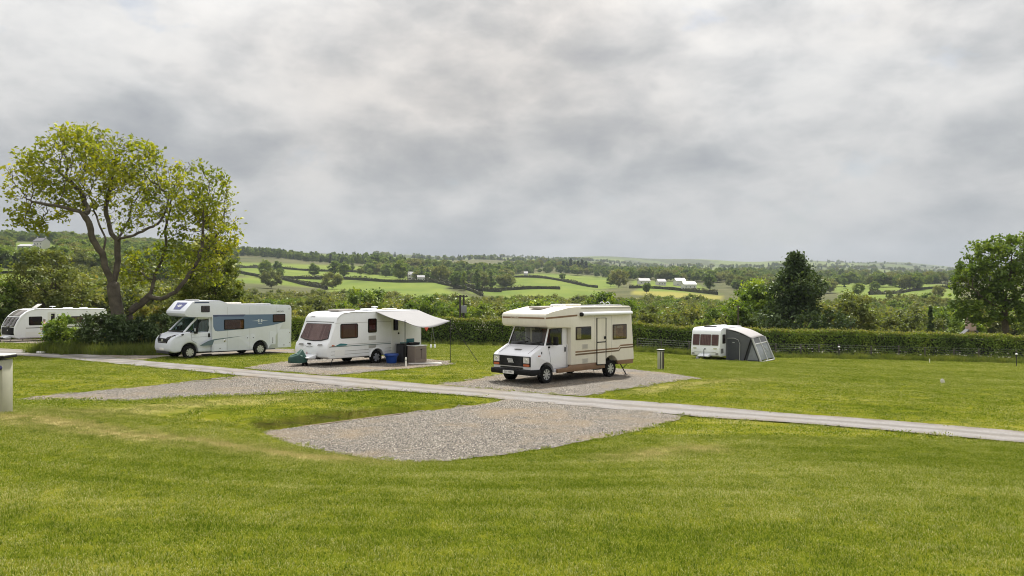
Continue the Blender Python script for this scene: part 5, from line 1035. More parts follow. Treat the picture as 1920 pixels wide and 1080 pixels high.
for y0_ in (-.45, .45):
    mb = MB(); mb.box((-.72, y0_, 1.36), (.5, .5, .14)); mb.box((-.98, y0_, 1.66), (.13, .48, .55)); mb.box((-1.0, y0_, 1.98), (.09, .26, .16)); mb.build('seat', SEATM, A_, .04)
mb = MB(); mb.tube([(.33, -.5, 1.385), (.28, .2, 1.43)], .015, 4); mb.tube([(.33, .1, 1.385), (.28, .75, 1.43)], .015, 4); mb.build('wiper', BLACK, A_)
gr = MB().panel((1.0, 0, 0), (0, 1, 0), (-.06, 0, 1), [(-.55, .72), (.55, .72), (.66, 1.04), (.40, 1.07), (-.40, 1.07), (-.66, 1.04)], .012, .045).build('grille', BLACK, A_, .01)
MB().box((1.0, 0, .885), (.05, .9, .018)).build('grille_bar', MGREY, gr); MB().lathe([(.001, .0), (.06, .0), (.07, -.02)], (1.03, 0, .97), 'x', 14).build('grille_badge', LAMP, gr)
MB().box((1.02, 0, .52), (.03, .54, .12)).build('number_plate', PLATE, A_, .004); mb = MB(); mb.box((.90, 0, .36), (.22, 1.5, .12)); mb.build('bumper_intake', DGREY, A_, .02)
for s_ in (-1, 1): MB().lathe([(.001, .01), (.05, .0), (.06, -.02)], (.985, s_ * .72, .72), 'x', 12).build('fog_lamp', DGREY, A_)
body = [(-1.12, .34), (-1.12, 2.12), (-.62, 2.13), (.10, 2.16), (.26, 2.22), (.34, 2.34), (.32, 2.46), (-.08, 2.92), (-.20, 2.98), (-1.50, 3.0), (-1.62, 2.97), (-1.98, 2.82), (-2.10, 2.79), (-5.55, 2.72), (-5.66, 2.66), (-5.70, 2.5), (-5.68, .36), (-4.27, .33), (-4.27, .42)] + arc(-3.82, .40, .44, 12, 168, 10)[::1] + [(-3.37, .33)]
body = body[:18] + [(-4.28, .33)] + arc(-3.82, .38, .45, 172, 8, 10) + [(-3.36, .33)]
MB().side(body, -W2, W2).build('body', COOLW, A_, .07, 3)
BLUE = mat('slate_blue_panel', (.115, .18, .285), .35, var=.06, scale=2, coat=.3); NAVY = mat('navy_panel', (.045, .065, .14), .35, coat=.3); VIOL = mat('violet_blue_panel', (.075, .085, .25), .35, coat=.3); TEALG = mat('grey_blue_swoosh', (.10, .15, .18), .4)
y = W2 - .001
sw_panel('blue_panel', [(-1.15, 2.24), (-4.60, 2.22), (-5.27, 1.80), (-5.10, 1.74), (-4.55, 1.62), (-3.9, 1.55), (-3.04, 1.47), (-1.40, 1.38), (-1.26, 1.42), (-1.17, 1.62)], y, .006, BLUE, A_)
sw_panel('navy_band', [(-1.15, 2.245), (-2.95, 2.24), (-2.85, 2.13), (-1.45, 2.16), (-1.2, 2.12)], y, .009, NAVY, A_)
sw_panel('overcab_band', [(-.20, 2.93), (-.95, 2.93), (-.95, 2.87), (-.16, 2.86)], y, .005, NAVY, A_)
sw_panel('swoosh', [(-.44, .66), (-1.12, .67), (-1.22, .92), (-2.9, 1.10), (-2.0, 1.04), (-1.22, .98), (-.9, .90), (-.6, .76)], y - .11 if False else y, .005, TEALG, A_)
MB().panel((.125, 0, 2.685), (0, 1, 0), (-.40, 0, .46), [(-.42, -.20), (.42, -.20), (.62, .27), (-.62, .27)], .004, .010).build('overcab_decal', VIOL, A_)
mb = MB()
for s_ in (-1, 1): mb.panel((.125, 0, 2.685), (0, 1, 0), (-.40, 0, .46), [(s_ * .02, -.05), (s_ * .12, -.02), (s_ * .34, .06), (s_ * .14, .06), (s_ * .12, .13), (s_ * .03, .12)], .009, .013)
mb.build('decal_emblem', PLATE, A_)
mb = MB(); em = mat('pale_emblem', (.55, .60, .64), .4)
for s_ in (-1, 1):
    mb.side([(-3.80 + s_ * .04, 1.80), (-3.80 + s_ * .13, 1.80), (-3.80 + s_ * .13, 1.96), (-3.80 + s_ * .04, 1.96)], y + .005, y + .009); mb.side([(-3.80 + s_ * .14, 1.86), (-3.80 + s_ * .50, 1.88), (-3.80 + s_ * .14, 1.90)], y + .005, y + .009)
mb.side([(-3.90, 1.72), (-3.70, 1.72), (-3.70, 1.745), (-3.90, 1.745)], y + .005, y + .009); mb.build('side_emblem', em, A_)
window(A_, -.52, 2.39, -.98, 2.73, W2, DARKIN, BLACK, .04, .03, TINT); window(A_, -1.75, 1.45, -2.88, 1.99, W2 + .004, mat('brown_room', (.14, .085, .055), .8, var=.4, scale=4), BLACK, .05, .05, TINT, [(-2.62, -2.80, 1.52, 1.92, mat('tan_curtain'))]); window(A_, -4.55, 1.78, -5.31, 2.22, W2 + .006, mat('grey_blind', (.27, .22, .21), .8, var=.2), BLACK, .05, .05, TINT)
for (x0, z0, x1, z1) in ((-4.86, .38, -5.60, 1.36), (-3.28, .86, -3.52, 1.16), (-4.36, .56, -4.72, 1.28), (-1.2, .36, -1.86, .72), (-2.98, .86, -3.16, 1.12)):
    h0 = sw_panel('locker_hatch', rr(x0, z0, x1, z1, .03, 2), W2 - .003, .010, COOLW, A_); MB().box(((x0 + x1) / 2, W2 + .012, z0 + .12), (.04, .012, .05)).build('hatch_lock', DGREY, h0)
MB().lathe([(.001, .02), (.05, .02), (.07, 0)], (-1.8, W2 + .0, .88), 'y', 14).build('gas_cap', CHROME, A_, smooth=True); MB().box((-4.55, W2 + .014, .84), (.03, .02, .22)).build('flue_vent', MGREY, A_, .004)
text_mesh('side_lettering', 'NEXXO', .12, DGREY, A_, (-5.0, W2 + .004, 2.36), (-1, 0, 0), (0, 0, 1), .002)
for (x, z) in ((-5.55, 2.50), (-5.58, 1.18), (-5.58, .62)): MB().lathe([(.001, .012), (.03, .012), (.036, 0)], (x, W2, z), 'y', 10).build('marker_lamp', MGREY, A_)
roof_light(A_, -.55, 0, 2.99, .55, .6, .07, MGREY); roof_light(A_, -2.6, .35, 2.78, .75, .6, .11, CREAM); roof_light(A_, -3.9, .3, 2.74, 1.5, .9, .07, mat('solar_panel'))
for x, s_ in ((0, 1), (0, -1), (-3.82, 1), (-3.82, -1)): wheel(A_, x, s_ * (.91 if x > -1 else 1.04), .345, .21, .225, 8, s_, ALLOY, .62)
mb = MB(); mb.box((-2.6, 0, .36), (4.8, 1.2, .22)); mb.build('chassis', DARKIN, A_); mb = MB(); mb.box((-.86, 1.04, .20), (.5, .16, .05), Matrix.Rotation(.0, 4, 'Y')); mb.build('entrance_step', BLACK, A_, .01)
sw_panel('wheel_arch', arc(0, .38, .47, 0, 180, 10), .72, .03, BLACK, A_); sw_panel('wheel_arch', arc(-3.82, .38, .48, 0, 180, 10), .78, .03, BLACK, A_)

for x in (-1.95, -3.2, -4.80): sw_panel('panel_seam', [(x, .36), (x - .008, .36), (x - .008, 2.66), (x, 2.66)], W2 - .002, .004, MGREY, A_)
for x in (-2.42, -3.44): sw_panel('panel_seam', [(x, .62), (x - .008, .62), (x - .008, 2.34), (x, 2.34)], 1.10 - .002, .004, MGREY, C_)
# ================================================================== touring caravans
def caravan_wheels(par, y, r=.32, n=5, x=0., sw=.55):
    for s_ in (1, -1): wheel(par, x, s_ * y, r, .18, r * .68, n, s_, ALLOY, sw)
def steady(par, x, y):
    mb = MB(); mb.tube([(x, y, .42), (x + .16, y, .03)], .02, 5); mb.box((x + .17, y, .012), (.12, .12, .022)); mb.build('corner_steady', DGREY, par)
B_ = vehicle('caravan', (-7.02, 37.16, -3.23), 231.3, 'white touring caravan with pink blinds and a sun canopy left of centre', 'caravan'); W2 = 1.12
def cut_floor(x0, x1, cx, r, z): return [(x0, z), (cx - r - .03, z)] + arc(cx, .32, r, 165, 15, 10) + [(cx + r + .03, z), (x1, z)]
body = cut_floor(-2.78, 2.70, 0, .40, .40) + [(2.82, .48), (2.86, .80), (2.80, 1.04), (2.70, 1.14), (2.36, 1.92), (2.27, 2.16), (2.12, 2.31), (1.90, 2.39), (1.5, 2.42), (-2.55, 2.44), (-2.72, 2.40), (-2.79, 2.28), (-2.80, .44)]
MB().side(body, -W2, W2).build('body', WHITE, B_, .10, 3, ang=40)
fo_, fu, fv = (2.53, 0, 1.53), (0, 1, 0), (-.34, 0, .78)
wf = MB().panel(fo_, fu, fv, [(-.98, -.30), (-.55, -.40), (0, -.43), (.55, -.40), (.98, -.30), (.86, .40), (-.86, .40)], .002, .02).build('front_window', DGREY, B_, .004)
MB().panel(fo_, fu, fv, [(-.93, -.27), (-.54, -.36), (0, -.39), (.54, -.36), (.93, -.27), (.82, .36), (-.82, .36)], .018, .024).build('blind_or_room', PINK, wf)
for a, b in ((-.90, -.52), (-.46, -.36), (.36, .50), (.56, .90)):
    mb = MB(); n_ = 5
    for k in range(n_): u = a + (b - a) * (k + .5) / n_; mb.panel(fo_, fu, fv, [(u - .025, -.30), (u + .025, -.30), (u + .025, .34), (u - .025, .34)], .024, .030 + .004 * (k % 2))
    mb.build('curtain', mat('rose_curtain', (.26, .14, .145), .85, var=.2), wf)
MB().panel(fo_, fu, fv, [(-.95, -.285), (-.54, -.38), (0, -.41), (.54, -.38), (.95, -.285), (.84, .38), (-.84, .38)], .036, .040).build('pane', TINT, wf)
MB().panel((2.335, 0, 1.97), (0, 1, 0), (-.34, 0, .78), [(-.98, -.012), (.98, -.012), (.98, .012), (-.98, .012)], .0, .016).build('seam', DGREY, B_)
for s_ in (-1, 1): MB().panel((2.85, s_ * .66, .98), (0, 1, 0), (-.1, 0, .4), [(-.16, -.03 - .0 * s_), (.16, .03 * s_ - .01), (.14, .06), (-.12, .05)], .004, .02).build('marker_lamp', MGREY, B_)
MB().panel((2.84, -.1, 1.03), (0, 1, 0), (-.12, 0, .4), rr(-.12, -.035, .12, .035, .03, 3), .004, .022).build('maker_badge', DGREY, B_)
mb = MB(); mb.panel((2.845, -.1, .92), (0, 1, 0), (-.05, 0, .4), [(-.30, .03), (-.15, -.03), (0, -.045), (.15, -.03), (.30, .03), (.15, -.005), (0, -.02), (-.15, -.005)], .0, .012); mb.build('moulding', MGREY, B_)
MB().panel((2.87, .28, .60), (0, 1, 0), (0, 0, 1), rr(-.18, -.07, .18, .07, .01, 2), .0, .008).build('locker_lid', mat('off_white_hatch', (.74, .75, .745), .4), B_); MB().box((2.875, -.22, .62), (.012, .03, .09)).build('front_reflector', REDL, B_)
text_mesh('front_lettering', 'LUNAR', .10, DGREY, B_, (2.265, -.60, 2.19), (0, 1, 0), (-.3, 0, .8), .002, .2)
window(B_, 2.12, 1.25, 1.13, 1.90, W2, mat('taupe_blind', (.30, .24, .225), .8, var=.1), DGREY, .08, .05, TINT, [(1.22, 1.32, 1.3, 1.85, MAT['rose_curtain']), (1.96, 2.05, 1.3, 1.85, MAT['rose_curtain'])])
window(B_, .55, 1.45, .03, 2.09, W2, mat('dark_red_room', (.10, .03, .03), .8, var=.5, scale=12), BLACK, .07, .05, TINT, [(.14, .46, 1.60, 1.80, MAT['rose_curtain'])])
d_ = sw_panel('door', rr(-.87, .50, -1.40, 2.10, .04, 3), W2 - .002, .014, mat('off_white_hatch'), B_); window(d_, -.99, 1.50, -1.28, 2.02, W2 + .012, DARKIN, BLACK, .03, .03, TINT); MB().lathe([(.001, .03), (.04, .03), (.05, 0)], (-1.31, W2 + .012, 1.36), 'y', 12).build('door_lock', BLACK, d_)
sw_panel('side_line', [(2.72, .905), (-.85, .90), (-.85, .925), (2.70, .935)], W2 - .002, .008, mat('dark_teal_line', (.03, .09, .09), .4), B_); sw_panel('side_line', [(1.9, .985), (-.85, .97), (-.85, .985), (1.9, 1.0)], W2 - .002, .006, MGREY, B_)
sw_panel('teal_swirl', [(2.40, .945), (1.80, .945), (1.70, 1.0), (1.9, 1.03), (2.1, 1.05), (2.25, 1.0)], W2 - .002, .007, mat('teal_decal', (.02, .16, .19), .4), B_); sw_panel('orange_swirl', [(2.60, .94), (2.40, .945), (2.44, .98), (2.56, 1.0)], W2 - .002, .007, AMBER, B_)
sw_panel('teal_band', [(-1.42, .86), (-2.74, .80), (-2.74, .87), (-1.42, .93)], W2 - .002, .007, MAT['teal_decal'], B_)
for (x0, z0, x1, z1) in ((.51, 1.12, .07, 1.32), (.51, .76, .07, .90)):
    v_ = sw_panel('vent_grille', rr(x0, z0, x1, z1, .02, 2), W2, .012, mat('pale_vent', (.55, .55, .53), .5), B_); mb = MB()
    for k in range(5): mb.box(((x0 + x1) / 2, W2 + .014, z0 + (z1 - z0) * (k + .7) / 6), (.38, .006, .012))
    mb.build('vent_slat', MGREY, v_)
sw_panel('locker_hatch', rr(2.42, .50, 1.88, .78, .03, 2), W2 - .003, .010, mat('off_white_hatch'), B_)
for (xa, xb) in ((2.62, .50), (-.50, -2.76)):
    for z in (.56, .70): sw_panel('skirt_rib', [(xa, z), (xb, z), (xb, z + .014), (xa, z + .014)], W2 - .002, .008, MGREY, B_)
sw_panel('awning_rail', [(2.30, 2.10), (2.0, 2.33), (1.5, 2.385), (-2.6, 2.40), (-2.6, 2.42), (1.5, 2.405), (1.98, 2.35), (2.28, 2.13)], W2 - .005, .02, MGREY, B_); sw_panel('body_seam', [(2.42, 1.93), (-2.76, 1.92), (-2.76, 1.932), (2.41, 1.942)], W2 - .002, .006, MGREY, B_)
sw_panel('wheel_surround', arc(0, .32, .47, 5, 175, 10) + arc(0, .32, .40, 175, 5, 10), W2 - .01, .03, WHITE, B_, .008); sw_panel('wheel_arch', arc(0, .30, .44, 0, 180, 10), .75, .03, DARKIN, B_)
sw_panel('corner_trim', [(-2.74, .42), (-2.80, .42), (-2.80, 2.3), (-2.74, 2.36)], W2 - .02, .03, WHITE, B_)
roof_light(B_, 1.25, .15, 2.42, .95, .75, .10, mat('smoked_dome')); roof_light(B_, -.3, .2, 2.435, .62, .5, .09); roof_light(B_, -1.5, .3, 2.435, .55, .5, .08, CREAM)
mb = MB(); mb.tube([(-.75, .1, 2.43), (-.75, .1, 2.56)], .02, 6); mb.lathe([(.001, .05), (.15, .03), (.17, 0), (.001, -.02)], (-.75, .1, 2.58), 'z', 16); mb.build('television_aerial', WHITE, B_, smooth=True)
mb = MB(); mb.box((-.2, 0, .40), (5.0, 1.9, .06)); mb.tube([(2.6, .55, .40), (3.55, .03, .42)], .04, 4); mb.tube([(2.6, -.55, .40), (3.55, -.03, .42)], .04, 4); mb.tube([(0, -.9, .32), (0, .9, .32)], .04, 6); mb.build('chassis', DARKIN, B_)
mb = MB(); mb.side([(2.85, .38), (3.25, .40), (3.30, .46), (2.88, .58)], -.42, .42); mb.build('hitch_fairing', WHITE, B_, .03)
mb = MB(); mb.tube([(3.15, 0, .52), (3.15, 0, .18)], .028, 6); mb.lathe([(.06, -.05), (.13, -.05), (.14, 0), (.13, .05), (.06, .05)], (3.15, 0, .14), 'y', 14); mb.build('jockey_wheel', BLACK, B_, smooth=True)
caravan_wheels(B_, 1.0); [steady(B_, x, y) for x in (2.3, -2.4) for y in (.85, -.85)]
Bm = Matrix.LocRotScale(B_.location, B_.rotation_euler.to_quaternion(), None)
def bl(x, y, z): return Bm @ Vector((x, y, z))
GREEN = mat('green_cover', (.006, .055, .04), .45, var=.3, scale=5)
# green cover over the towing hitch
o_ = empty('hitch_cover', bl(3.5, 0, 0), R(231.3), 'dark green waterproof cover over the caravan towing hitch', 'cover', scale=.88)
mb = MB(); mb.add([(.50, -.14, .30), (.50, .14, .30), (.48, .12, .58), (.48, -.12, .58), (.10, -.30, .26), (.10, .30, .26), (.06, .16, .70), (.06, -.16, .70), (-.30, -.34, .30), (-.30, .34, .30), (-.22, .05, .95), (-.22, -.05, .95), (-.42, -.16, .52), (-.42, .16, .52)],
 [(0, 1, 2, 3), (0, 4, 5, 1), (1, 5, 6, 2), (3, 2, 6, 7), (0, 3, 7, 4), (4, 8, 9, 5), (5, 9, 10, 6), (6, 10, 11, 7), (4, 7, 11, 8), (8, 12, 13, 9), (9, 13, 10), (8, 11, 12), (11, 10, 13, 12)])
mb.build('cover_cloth', GREEN, o_, .03, 2); mb = MB(); mb.tube([(.3, -.2, .62), (.1, .0, .73), (-.1, .22, .60)], .03, 5); mb.build('cover_strap', mat('pale_green_strap', (.30, .42, .38), .5), o_)
# sun canopy
CANV = mat('white_canvas', (.205, .203, .21), .7, var=.06, scale=2); POLE = mat('black_pole', (.02, .02, .022), .45)
cn = empty('sun_canopy', bl(-1.3, 3.0, 0), R(231.3), 'white sun canopy stretched from the caravan roof on black poles', 'awning'); ci = Vector((-1.3, 3.0, 0))
V = []; nu, nv = 17, 9
p1, p2, q1, q2 = Vector((.08, 1.135, 2.39)), Vector((-2.66, 1.135, 2.41)), Vector((.10, 3.05, 1.99)), Vector((-2.80, 3.05, 1.94))
for i in range(nu):
    for j in range(nv):
        u, v = i / (nu - 1), j / (nv - 1); p = (p1 * (1 - u) + p2 * u) * (1 - v) + (q1 * (1 - u) + q2 * u) * v
        p.z -= .30 * math.sin(math.pi * u) * v ** 1.6 + .05 * math.sin(math.pi * v); p.y -= .10 * math.sin(math.pi * u) * v ** 2; V.append(p - ci)
mb = MB(); mb.add(V, [(i * nv + j, (i + 1) * nv + j, (i + 1) * nv + j + 1, i * nv + j + 1) for i in range(nu - 1) for j in range(nv - 1)])
co_ = mb.build('canopy_cloth', CANV, cn, smooth=True); sm_ = co_.modifiers.new('thickness', 'SOLIDIFY'); sm_.thickness = .012
for q in (q1, q2):
    t_ = q - ci; gz_ = g1(*(bl(q.x, q.y, 0))[:2]) - B_.location.z
    MB().tube([(t_.x, t_.y, gz_), (t_.x, t_.y, t_.z + .06)], .017, 6).build('pole', POLE, cn)
pen = MB(); m_ = (q1 + q2) / 2 - ci; m_.z -= .30; pen.prism([(m_.x - .12, m_.y - .105, m_.z + .02), (m_.x + .16, m_.y - .105, m_.z + .02), (m_.x + .02, m_.y - .105, m_.z - .16)], [(m_.x - .12, m_.y - .095, m_.z + .02), (m_.x + .16, m_.y - .095, m_.z + .02), (m_.x + .02, m_.y - .095, m_.z - .16)]); tag(pen.build('pennant', mat('red_pennant', (.62, .10, .06), .7), cn))
gpx = gpz(898, 681); a_ = Bm.inverted() @ Vector(gpx) - ci; t_ = q2 - ci
MB().tube([(t_.x, t_.y, t_.z), (t_.x * .55 + a_.x * .45, t_.y * .55 + a_.y * .45, t_.z * .55 + a_.z * .45)], .005, 4).build('guy_line', POLE, cn); MB().tube([(t_.x * .55 + a_.x * .45, t_.y * .55 + a_.y * .45, t_.z * .55 + a_.z * .45), tuple(a_)], .014, 4).build('guy_strap', POLE, cn)
# things standing under the canopy
def stand(px, py, h=0): x, y, z = gpz(px, py); return Vector((x, y, z + .028 + h))
TAUPE = mat('taupe_cabinet', (.225, .185, .155), .6, var=.12, scale=3)
p = stand(782, 681); cb_ = empty('camp_cabinet', p, R(231), 'taupe fabric camping cabinet with white top at the end of the caravan', 'cabinet')
MB().box((0, 0, .40), (.75, .50, .76)).build('carcass', TAUPE, cb_, .02); MB().box((0, 0, .795), (.80, .56, .035)).build('worktop', WHITE, cb_, .008)
for s_ in (-.18, .18): MB().box((s_, .262, .42), (.30, .02, .50)).build('cabinet_door', mat('taupe_door', (.17, .14, .12), .6), cb_, .015)
MB().box((0, .275, .62), (.10, .02, .03)).build('handle', BLACK, cb_)
p = stand(757, 680); c2 = empty('camp_larder', p, R(231), 'black folding camping larder left of the taupe cabinet', 'cabinet')
MB().box((0, 0, .42), (.55, .45, .80)).build('carcass', DGREY, c2, .03); MB().box((0, .232, .42), (.45, .016, .66)).build('zip_front', BLACK, c2, .02); MB().box((0, 0, .84), (.6, .5, .03)).build('worktop', BLACK, c2, .006)
p = stand(775, 681, .815); st_ = empty('camp_stove', p, R(231), 'black and teal camping stove standing on the taupe cabinet', 'stove')
MB().box((0, -.02, .06), (.52, .34, .11)).build('stove_body', BLACK, st_, .015); MB().box((0, -.20, .16), (.50, .02, .26)).build('stove_lid', mat('teal_enamel', (.01, .13, .16), .35), st_, .008); mb = MB(); mb.lathe([(.09, 0), (.10, .008), (.09, .016), (.085, .008)], (.13, 0, .116), 'z', 14); mb.build('burner', STEEL, st_)
p = stand(734, 682); bk = empty('water_tub', p, 0, 'royal blue plastic tub on the ground beside the caravan wheel', 'tub'); BLUEP = mat('blue_plastic', (.012, .06, .30), .35, var=.1)
MB().lathe([(.001, .02), (.21, .0), (.23, .04), (.29, .38), (.32, .40), (.31, .43), (.27, .41), (.215, .06), (.001, .05)], (0, 0, 0), 'z', 24).build('tub_body', BLUEP, bk, smooth=True); MB().lathe([(.29, .34), (.335, .36), (.33, .40), (.29, .40)], (0, 0, 0), 'z', 24).build('tub_rim', BLUEP, bk, smooth=True)
p = stand(747, 679); sp2 = empty('caravan_step', p, R(231), 'pale slatted step below the caravan door', 'step')
for z_, dy in ((.20, .0), (.38, -.16)):
    for k in range(3): MB().box((0, dy + .05 * k, z_), (.44, .04, .022)).build('tread_slat', mat('pale_pink_slat', (.52, .40, .38), .6), sp2, .004)
for s_ in (-.2, .2): MB().tube([(s_, .12, .0), (s_, .08, .20), (s_, -.10, .40), (s_, -.18, .0)], .016, 5).build('step_leg', WHITE, sp2)
p = stand(761, 689); mk = empty('pitch_marker', p, 0, 'short white plastic pitch marker post in front of the canopy', 'post'); MB().lathe([(.04, 0), (.04, .42), (.03, .45), (.001, .46)], (0, 0, -.05), 'z', 12).build('post', mat('white_plastic', (.78, .78, .74), .5), mk, smooth=True); MB().lathe([(.042, .30), (.042, .36)], (0, 0, -.05), 'z', 12).build('reflector_band', mat('grey_band', (.4, .42, .4), .4), mk)
x, y, z = gpz(797, 683); tag(MB().box((x, y, z + .04), (1.5, .55, .025), Matrix.Translation((x, y, 0)) @ Matrix.Rotation(R(8), 4, 'Z') @ Matrix.Translation((-x, -y, 0))).build('ground_mat', mat('pale_mat', (.58, .56, .52), .8, var=.1), None, .008), 'pale rectangular mat on the gravel in front of the taupe cabinet', 'mat')
for i, (px, lb) in enumerate(((808, 'left white weight hanging on a cord beyond the canopy'), (815.5, 'right white weight hanging on a cord beyond the canopy'))):
    q = at(px, 649, 42.); e = empty('hanging_weight', q, 0, lb, 'weight'); MB().lathe([(.001, .10), (.03, .09), (.06, .0), (.05, -.08), (.001, -.10)], (0, 0, 0), 'z', 10).build('weight', WHITE, e, smooth=True); tp = at(811, 613, 42.) - q; MB().tube([(0, 0, .09), tuple(tp)], .006, 4).build('cord', MGREY, e)
# ------------------------------------------------------------------ far caravan with grey porch
D_ = vehicle('caravan', (15.86, 61.94, -5.10), 236.3, 'small white caravan with three part pink front window at the far hedge', 'caravan'); W2 = 1.11
body = cut_floor(-2.75, 2.42, 0, .38, .36) + [(2.58, .46), (2.60, 1.0), (2.52, 1.16), (2.36, 2.05), (2.28, 2.30), (2.05, 2.47), (1.7, 2.53), (-2.45, 2.54), (-2.68, 2.48), (-2.76, 2.30), (-2.78, .40)]
MB().side(body, -W2, W2).build('body', WHITE, D_, .11, 3, ang=40)
fo_, fu, fv = (2.44, 0, 1.62), (0, 1, 0), (-.16, 0, .89)
for a, b in ((-1.0, -.46), (-.43, .43), (.46, 1.0)):
    w0 = MB().panel(fo_, fu, fv, rr(a, -.42, b, .42, .06, 3), .004, .02).build('front_window', MGREY, D_); MB().panel(fo_, fu, fv, rr(a + .03, -.38, b - .03, .38, .05, 3), .018, .026).build('blind_or_room', PINK, w0)
    mb = MB()
    for k in range(6): u = a + .06 + (b - a - .12) * (k + .5) / 6; mb.panel(fo_, fu, fv, [(u - .02, -.36), (u + .02, -.36), (u + .02, .36), (u - .02, .36)], .026, .030)
    mb.build('curtain', MAT['rose_curtain'], w0); MB().panel(fo_, fu, fv, rr(a + .02, -.40, b - .02, .40, .05, 3), .034, .038).build('pane', TINT, w0)
for s_ in (-1, 1): MB().panel((2.60, s_ * .78, 1.0), (0, 1, 0), (0, 0, 1), rr(-.13, -.05, .13, .05, .04, 3), .0, .02).build('marker_lamp', LAMP, D_); MB().panel((2.61, s_ * .92, .60), (0, 1, 0), (0, 0, 1), rr(-.10, -.07, .10, .07, .02, 2), .0, .014).build('corner_lamp', MGREY, D_)
MB().panel((2.60, 0, .95), (0, 1, 0), (0, 0, 1), rr(-.05, -.05, .05, .05, .03, 3), .0, .02).build('maker_badge', DGREY, D_); MB().box((2.605, 0, .72), (.02, 1.7, .012)).build('locker_seam', MGREY, D_)
window(D_, 1.95, 1.33, 1.25, 2.02, W2, DARKIN, BLACK, .07, .05, TINT); v_ = sw_panel('vent_grille', rr(2.30, .62, 1.75, .98, .02, 2), W2, .012, MGREY, D_)
mb = MB()
for k in range(5): mb.box((2.02, W2 + .016, .67 + k * .06), (.48, .008, .02))
mb.build('vent_slat', DGREY, v_)
roof_light(D_, 1.15, -.1, 2.53, .85, .7, .09, DGREY); roof_light(D_, -.4, .1, 2.54, .55, .5, .10); roof_light(D_, -1.6, 0, 2.54, .4, .4, .08); MB().tube([(-.9, .5, 2.54), (-.9, .5, 2.68)], .015, 5).build('aerial_stub', DGREY, D_)
mb = MB(); mb.tube([(2.5, .5, .36), (3.4, .02, .40)], .04, 4); mb.tube([(2.5, -.5, .36), (3.4, -.02, .40)], .04, 4); mb.box((-.2, 0, .36), (4.6, 1.8, .06)); mb.build('chassis', DARKIN, D_)
mb = MB(); mb.side([(2.55, .36), (3.1, .38), (3.15, .46), (2.62, .60)], -.4, .4); mb.build('hitch_fairing', WHITE, D_, .03); mb = MB(); mb.tube([(3.1, .1, .95), (3.1, .1, .16)], .03, 6); mb.lathe([(.05, -.05), (.12, -.05), (.13, 0), (.12, .05), (.05, .05)], (3.1, .1, .13), 'y', 12); mb.build('jockey_wheel', DGREY, D_, smooth=True)
MB().lathe([(.001, .40), (.10, .38), (.15, .30), (.15, .0), (.001, .0)], (2.95, -.42, .03), 'z', 14).build('gas_bottle', mat('grey_bottle', (.30, .31, .32), .4), D_, smooth=True)
caravan_wheels(D_, .98); [steady(D_, x, y) for x in (2.1, -2.3) for y in (.85, -.85)]
Dm = Matrix.LocRotScale(D_.location, D_.rotation_euler.to_quaternion(), None)
pw = empty('porch_awning', Dm @ Vector((-.2, 2.2, 0)), R(236.3), 'grey inflatable porch awning with white beams on the side of the far caravan', 'awning'); pi_ = Vector((-.2, 2.2, 0))
GCL = mat('charcoal_canvas', (.06, .066, .078), .75, var=.12, scale=3); GCM = mat('mid_grey_canvas', (.10, .105, .118), .75, var=.1, scale=3); LTOP = mat('pale_grey_roof', (.30, .288, .29), .7, var=.05); WBM = mat('white_beam', (.46, .47, .48), .5); CLR = mat('milky_film', (.22, .24, .265), .25, var=.25, scale=2, coat=.3)
def Q(x, y, z): return tuple(Vector((x, y, z)) - pi_)
xi, xo = 1.15, -2.05                       # front and rear end of the porch
ia, ib = (xi, 1.13, 2.42), (xo, 1.13, 2.48); oa, ob = (xi - .15, 3.05, 1.72), (xo - .05, 3.05, 1.78); ga, gb = (xi + .0, 3.75, .02), (xo - .2, 3.75, .02)
def lerp(a, b, t): return tuple(a[i] * (1 - t) + b[i] * t for i in range(3))
mb = MB(); V = []; nu, nv = 9, 9
for i in range(nu):
    for j in range(nv):
        u, v = i / (nu - 1), j / (nv - 1); p = Vector(lerp(lerp(ia, ib, u), lerp(oa, ob, u), v)); p.z += .12 * math.sin(math.pi * v) + .05 * v * math.sin(math.pi * u); V.append(p - pi_)
mb.add(V, [(i * nv + j, (i + 1) * nv + j, (i + 1) * nv + j + 1, i * nv + j + 1) for i in range(nu - 1) for j in range(nv - 1)]); mb.build('roof_cloth', LTOP, pw, smooth=True).modifiers.new('thickness', 'SOLIDIFY').thickness = .02
def sheet3(name, pts, m, t=.02):
    o = MB().add([Q(*p) for p in pts], [tuple(range(len(pts)))]).build(name, m, pw); o.modifiers.new('thickness', 'SOLIDIFY').thickness = t; return o
sheet3('side_wall', [(xi, 1.13, .03), (xi, 1.13, 2.38), (xi - .07, 2.1, 2.10), (xi - .15, 3.02, 1.70), (xi - .08, 2.55, .03)], GCM)
MB().prism([Q(xi + .012, a, b) for a, b in rr(1.25, .12, 2.15, 1.72, .22, 4)], [Q(xi + .03, a, b) for a, b in rr(1.25, .12, 2.15, 1.72, .22, 4)]).build('side_door', GCL, pw)
sheet3('side_gusset', [(xi - .09, 2.50, .03), (xi - .16, 3.02, 1.68), (xi - .02, 3.72, .03)], GCL); sheet3('side_window', [(xi - .04, 2.72, .14), (xi - .115, 3.04, 1.30), (xi + .0, 3.55, .14)], CLR, .008); sheet3('rear_wall', [(xo, 1.13, .03), (xo, 1.13, 2.42), (xo - .05, 3.02, 1.75), (xo - .2, 3.72, .03)], GCM)
sheet3('front_panel', [lerp(oa, ob, 0), lerp(oa, ob, 1), lerp(lerp(oa, ga, .22), lerp(ob, gb, .22), 1), lerp(oa, ga, .22)], GCM)
